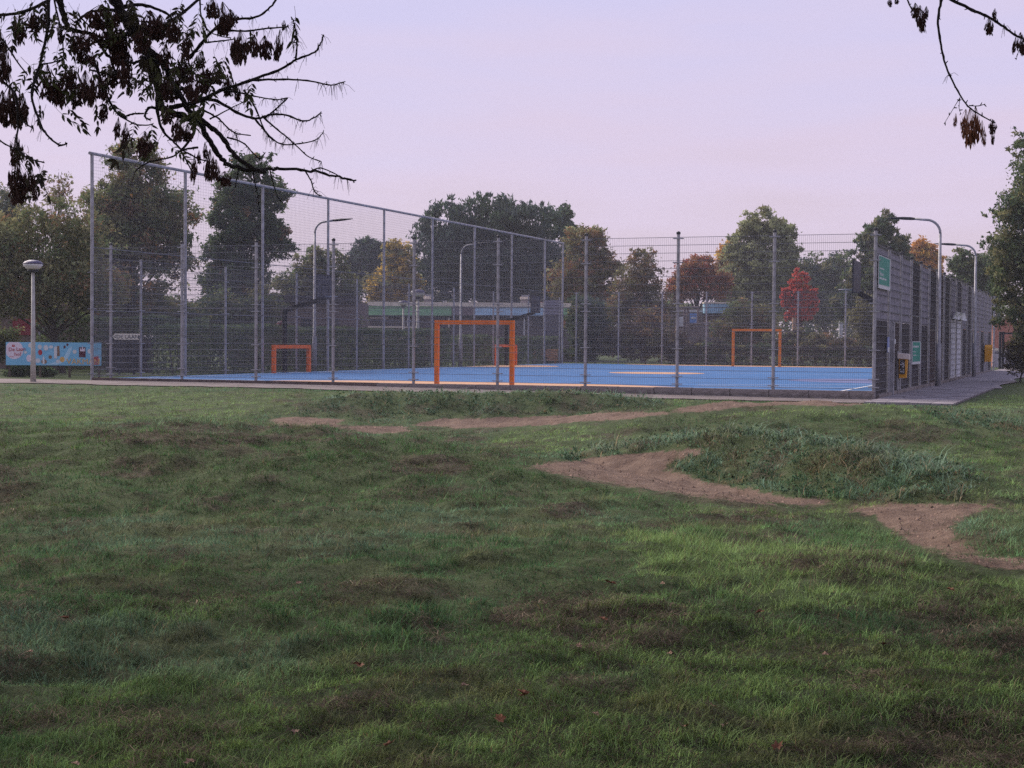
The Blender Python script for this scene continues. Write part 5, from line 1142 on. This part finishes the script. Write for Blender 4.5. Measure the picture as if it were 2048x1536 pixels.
MAIN = [  # (points, start radius, end radius, depths, stalk tufts)
    ([(150, -130), (205, -40), (231, 0), (267, 61), (307, 119), (318, 188), (325, 217), (361, 231), (397, 246), (419, 282), (444, 318), (473, 336), (524, 340), (560, 338), (622, 341), (670, 352), (710, 361)], .037, .0045, 7.3, 7.9, 2),
    ([(295, 100), (325, 125), (350, 175), (361, 191), (380, 224), (416, 249), (444, 275), (470, 311), (506, 336), (530, 345)], .018, .010, 7.4, 7.6, 0),
    ([(340, 215), (398, 202), (441, 181), (506, 159), (564, 137), (593, 119), (629, 105), (640, 90), (647, 69)], .013, .003, 7.5, 7.2, 4),
    ([(500, 160), (557, 159), (614, 161), (661, 170), (690, 163)], .007, .0025, 7.35, 7.1, 4),
    ([(361, 175), (400, 195), (434, 202), (481, 228), (517, 237), (542, 229), (575, 231), (607, 242), (629, 235), (643, 224)], .012, .003, 7.5, 7.9, 3),
    ([(525, 233), (550, 255), (578, 278), (614, 311), (643, 323)], .006, .0025, 7.7, 7.9, 3), ([(510, 238), (530, 262), (542, 275), (567, 289), (614, 285), (635, 277), (647, 264)], .006, .0025, 7.7, 8.0, 3),
    ([(440, 180), (484, 186), (506, 192), (553, 199), (575, 195)], .006, .0025, 7.5, 7.7, 3), ([(575, 196), (555, 215), (531, 235)], .004, .004, 7.7, 7.8, 2), ([(488, 180), (510, 215), (530, 262), (545, 280)], .006, .003, 7.6, 7.8, 2),
    ([(398, 217), (434, 235), (455, 255), (473, 267), (502, 271)], .006, .0025, 7.6, 7.3, 3), ([(420, 238), (455, 220), (488, 203)], .005, .002, 7.6, 7.5, 1),
    ([(330, 50), (361, 29), (400, -4), (430, -30)], .009, .007, 7.7, 7.9, 0), ([(380, 115), (395, 96), (434, 54), (470, 40), (513, 34), (540, 15), (560, -12)], .011, .004, 7.6, 7.2, 3), ([(450, 60), (490, 62), (542, 56), (571, 54), (576, 50)], .006, .003, 7.4, 7.2, 2),
    ([(591, 120), (594, 95), (592, 70), (588, 45), (582, 34)], .005, .0025, 7.2, 7.1, 4), ([(400, 0), (402, 30), (415, 60), (440, 72), (462, 76)], .005, .0025, 7.8, 7.6, 2), ([(410, 85), (440, 82), (470, 78)], .005, .003, 7.6, 7.5, 1),
    ([(611, 343), (622, 362), (629, 383), (641, 392)], .004, .003, 7.8, 7.8, 1), ([(506, 343), (511, 370), (516, 395), (519, 425)], .004, .002, 7.7, 7.8, 0), ([(540, 341), (548, 372), (556, 395), (570, 410)], .004, .002, 7.7, 7.8, 0), ([(478, 338), (474, 355), (470, 375)], .004, .002, 7.7, 7.8, 0),
    ([(622, 342), (640, 336), (665, 345), (690, 358), (708, 362)], .004, .0025, 7.85, 7.9, 1), ([(455, 275), (485, 285), (505, 305), (520, 318), (530, 305)], .005, .0025, 7.7, 7.9, 2),
    ([(395, 295), (365, 300), (343, 314), (296, 325), (271, 342)], .006, .003, 7.5, 7.2, 1), ([(318, 190), (314, 217), (325, 260), (345, 282), (365, 300), (398, 318), (434, 327)], .011, .003, 7.4, 7.7, 1), ([(330, 222), (300, 215), (290, 232), (300, 240)], .010, .004, 7.4, 7.3, 0),
    ([(360, 300), (372, 320), (385, 345)], .006, .003, 7.5, 7.5, 0), ([(392, 240), (385, 270), (365, 300)], .010, .006, 7.5, 7.5, 0),
    ([(75, -110), (112, -30), (120, 0), (128, 36), (139, 57), (160, 63), (185, 70), (215, 110), (235, 150)], .024, .006, 7.2, 7.5, 0), ([(100, -40), (97, 0), (96, 55), (82, 120), (66, 175), (66, 205), (85, 257), (102, 278), (118, 290), (128, 289), (134, 287)], .010, .0035, 7.1, 6.9, 1),
    ([(108, -10), (112, 19), (123, 63), (128, 118)], .006, .003, 7.1, 7.2, 0), ([(-60, 40), (0, 30), (41, 25), (93, 3), (115, -20)], .006, .008, 7.4, 7.2, 0), ([(-40, 60), (0, 75), (25, 110), (55, 150)], .008, .003, 7.3, 7.1, 0),
    ([(-50, 130), (0, 160), (30, 190), (36, 246), (33, 280)], .009, .004, 7.2, 7.0, 0), ([(40, 238), (52, 248), (67, 257)], .005, .003, 7.0, 7.0, 0), ([(33, 280), (40, 305), (62, 318), (88, 325)], .005, .003, 7.0, 6.9, 0), ([(-20, 260), (5, 285), (35, 300)], .005, .003, 7.0, 7.0, 0),
    ([(185, 115), (205, 165), (219, 202), (241, 232), (265, 228), (287, 227)], .008, .004, 7.4, 7.3, 0), ([(241, 232), (273, 249), (306, 249)], .005, .003, 7.35, 7.4, 0), ([(128, 118), (105, 125), (82, 128)], .004, .003, 7.1, 7.0, 0), ([(180, 140), (225, 148), (260, 140)], .005, .003, 7.4, 7.3, 0),
    ([(240, 15), (285, 10), (330, 25), (350, 45)], .012, .005, 7.4, 7.6, 0), ([(265, 60), (230, 80), (190, 85), (165, 100)], .012, .005, 7.4, 7.3, 0), ([(300, 110), (270, 125), (240, 120)], .010, .004, 7.4, 7.2, 0), ([(250, 30), (220, 20), (180, 25), (150, 45)], .012, .005, 7.4, 7.3, 0),
]
for i, (pts, ra, rb, d0, d1, tw) in enumerate(MAIN): branch(at1, pts, ra, rb, d0, d1, True, tw * 2, i)
# limbs that join the hanging branches to the trunks
T1 = np.array([xx, yy, bz]); T2 = np.array([xx2, yy2, float(zg(xx2, yy2))])
for (px, py, d, z_, ra, rb) in ((150, -130, 7.3, 3.9, .10, .046), (75, -110, 7.2, 3.6, .07, .026), (100, -40, 7.1, 3.7, .05, .012)):
    e = at(px, py, d); s_ = T1 + U0 * z_; mid_ = (s_ + e) / 2 + U0 * .5
    part('limb', MB().tube([s_ + (mid_ - s_) * k for k in (0, .5)] + [mid_, (mid_ + e) / 2 + U0 * .12, e], [ra, ra * .9, ra * .75, (ra * .6 + rb) / 2, rb], 9), BARKD, at1, True)
KL = [(38, 28, 22, 58), (68, 18, 22, 44), (92, 22, 22, 32), (117, 42, 9, 42), (10, 90, 26, 70), (0, 60, 24, 60), (95, 128, 32, 66), (122, 148, 22, 62), (20, 168, 44, 80), (5, 180, 30, 60), (45, 185, 20, 60), (32, 268, 24, 60), (35, 318, 36, 84), (60, 333, 26, 52), (72, 372, 14, 28), (45, 350, 24, 52),
      (165, 83, 24, 42), (185, 103, 14, 28), (170, 58, 26, 42), (235, 40, 32, 84), (245, 118, 26, 54), (240, 58, 32, 74), (205, 8, 62, 48), (215, 48, 52, 44), (252, 88, 22, 64), (225, 123, 32, 48), (260, 150, 10, 38), (150, 60, 20, 45), (140, 130, 24, 50), (110, 165, 26, 40), (170, 140, 30, 60), (150, 165, 24, 48), (185, 160, 16, 50), (200, 150, 24, 48),
      (205, 203, 10, 40), (213, 205, 8, 34), (237, 233, 12, 44), (252, 243, 15, 52), (290, 262, 30, 50), (335, 208, 26, 38), (355, 233, 22, 48), (375, 248, 26, 32), (320, 28, 42, 48), (345, 38, 26, 44), (375, 62, 16, 54), (330, 88, 26, 44), (365, 108, 38, 54), (400, 103, 18, 34), (430, 128, 38, 40), (455, 148, 20, 44), (471, 163, 16, 38), (300, 20, 46, 60), (285, 55, 30, 50), (300, 90, 34, 60), (345, 140, 34, 60), (385, 150, 30, 50), (405, 135, 26, 50), (330, 150, 24, 46), (270, 20, 40, 50),
      (445, 3, 32, 64), (460, 18, 26, 34), (425, -6, 26, 40), (480, 58, 30, 68), (470, 80, 20, 40), (508, 68, 17, 44), (530, 70, 26, 46), (560, 58, 16, 60), (568, 40, 8, 20), (390, 306, 13, 56), (420, 298, 20, 60), (432, 318, 16, 40), (450, 342, 26, 28), (410, 283, 10, 34), (398, 300, 8, 26)]
for (px, py, w_, h_) in KL: hang_keys(at1, px, py, w_ * 1.1, h_ * 1.08, 7.35 + random.uniform(-.35, .35))
rl = random.Random(4)
LF = [(20, 18), (30, 25), (12, 40), (45, 118), (60, 128), (70, 125), (15, 148), (75, 198), (88, 205), (105, 212), (130, 205), (60, 180), (200, 188), (212, 192), (206, 200), (30, 278), (15, 285), (48, 288), (58, 292), (75, 322), (85, 335), (88, 325), (252, 18), (290, 38), (345, 20), (360, 15), (285, 138), (292, 150), (300, 160), (272, 108), (430, 98), (445, 112), (460, 100), (455, 108), (500, 150), (490, 158), (420, 203), (395, 188), (410, 200), (270, 258), (320, 268), (312, 275), (330, 280), (150, 120), (160, 125), (175, 118), (130, 128), (120, 140), (215, 118), (225, 110), (380, 20), (275, 230), (300, 235), (500, 50), (515, 55), (520, 45), (585, 15), (110, 5), (140, 8), (155, 10), (55, 5)]
for (px, py) in LF: hang_leaf(at1, px + rl.uniform(-5, 5), py + rl.uniform(-5, 5), 7.3 + rl.uniform(-.35, .35), rl.uniform(.5, .8))
for i in range(110):
    px, py = rl.uniform(-10, 420), rl.uniform(-20, 175)
    if py > 60 + .35 * px and px < 140: continue
    hang_leaf(at1, px, py, 7.4 + rl.uniform(-.4, .4), rl.uniform(.45, .7))
RB = [([(1905, -60), (1886, -20), (1883, 0), (1876, 40), (1882, 90), (1893, 135), (1912, 175), (1936, 212), (1970, 235), (1990, 246)], .0085, .0022, 6.3, 6.2), ([(1850, -40), (1895, -6), (1945, 20), (1975, 33), (2000, 48), (2022, 65), (2048, 78), (2080, 85)], .0085, .004, 6.3, 6.2), ([(1800, -30), (1815, 0), (1826, 22), (1838, 18), (1852, 30)], .004, .002, 6.3, 6.3), ([(1920, 195), (1905, 220), (1888, 248)], .0016, .001, 6.2, 6.2), ([(1920, 195), (1918, 215), (1922, 228)], .0016, .001, 6.2, 6.2), ([(1938, 211), (1955, 212), (1970, 208)], .0025, .0015, 6.2, 6.2), ([(2048, 78), (2038, 100), (2032, 120)], .0016, .001, 6.2, 6.2)]
for i, (pts, ra, rb, d0, d1) in enumerate(RB): branch(at2, pts, ra, rb, d0, d1, True, 1 if i < 2 else 0, 60 + i)
e = at(1905, -60, 6.3); e2 = at(1850, -40, 6.3); s_ = T2 + U0 * 4.4
part('limb', MB().tube([s_, (s_ + e) / 2 + U0 * .5, e + U0 * .35, e2 + U0 * .25 - R0 * .3, at(1700, -150, 6.4)], [.07, .045, .025, .018, .006], 9), BARKD, at2, True)
part('limb', MB().tube([e + U0 * .35, e], [.012, .0085], 7), BARKD, at2, True); part('limb', MB().tube([e2 + U0 * .25 - R0 * .3, e2], [.012, .0085], 7), BARKD, at2, True); part('limb', MB().tube([at(1700, -150, 6.4), at(1770, -80, 6.35), at(1800, -30, 6.3)], [.006, .005, .004], 6), BARKD, at2, True)
for (px, py, w_, h_, lt) in ((1940, 214, 20, 78, 1), (1952, 214, 20, 70, 1), (1932, 218, 16, 58, 1), (1964, 240, 9, 50, 1), (1912, 226, 7, 27, 1), (1985, 238, 12, 30, 0), (1984, 258, 6, 30, 0), (1840, 10, 16, 52, 0), (1830, 5, 14, 30, 0), (1853, 12, 10, 26, 0), (1978, 34, 14, 34, 0), (1990, 16, 8, 22, 0), (2041, 64, 16, 44, 0), (2032, 72, 8, 34, 0), (1779, -4, 8, 18, 0), (1795, -6, 8, 14, 0)): hang_keys(at2, px, py, w_ * 1.2, h_ * 1.05, 6.2 + random.uniform(-.05, .05), bool(lt))
# the crowns above and behind the camera, with unseen lobes added for shade
for t, cen, n_, sd_ in ((at1, plan(-4.2, 4.5), 36000, 301), (at2, plan(3.8, 3.8), 26000, 302)):
    r_ = np.random.default_rng(sd_); cb = np.array([cen[0], cen[1], 0.])
    lo = [(cb + U0 * 7.2, 3.6, 3.4, 2.2), (cb + U0 * 6.2 - R0 * 1.8 + F0 * .6, 2.6, 2.6, 1.5), (cb + U0 * 6.0 + R0 * 1.9 - F0 * 1.0, 2.6, 2.6, 1.4), (cb + U0 * 8.6, 2.4, 2.4, 1.6), (cb + U0 * 6.3 - F0 * 3.0, 3.0, 3.0, 1.5), (np.array([*plan(-1.2 if sd_ == 301 else 1.4, 5.2), 0.]) + U0 * 6.4, 3.0, 3.2, 1.3)]
    if sd_ == 301: lo += [(np.array([*plan(-6.2, 11.2), 7.2]), 3.2, 3.2, 1.6), (np.array([*plan(-2.2, 10.2), 7.4]), 3.2, 2.6, 1.5)]  # out-of-view lobes ahead on the left, added to shade the near lawn
    C, cid, cc = crown_pts(lo, n_, 170, r_, .26)
    px, py, dd = project(C); ok = (C[:, 2] > 1.21 + .30 * np.maximum(dd, 0) + .5); C, cid = C[ok], cid[ok]
    V, F = leaf_quads(C, .32, r_); og = origin(t)
    o = link('crown', arr_mesh('crown', V - np.array(og), F, pick_cols(len(C), cid, [((.07, .075, .03), 3), ((.09, .05, .03), 2)], r_)), LEAF, t); o['kind'] = 'stuff'

# ------------------------------------------------------------------ morning haze
hz = MB().box((-190, -75, -1.6), (230, 200, 24)).mesh('haze'); HM = bpy.data.materials.new('haze'); HM.use_nodes = True; t_ = HM.node_tree; t_.nodes.clear()
ho = t_.nodes.new('ShaderNodeOutputMaterial'); pv = t_.nodes.new('ShaderNodeVolumePrincipled'); pv.inputs['Density'].default_value = .0006; pv.inputs['Color'].default_value = (.93, .94, 1, 1); pv.inputs['Anisotropy'].default_value = .0
t_.links.new(pv.outputs[0], ho.inputs['Volume']); h_ = link('haze', hz, HM); h_['kind'] = 'stuff'; h_['label'] = 'thin morning haze'; h_['category'] = 'haze'
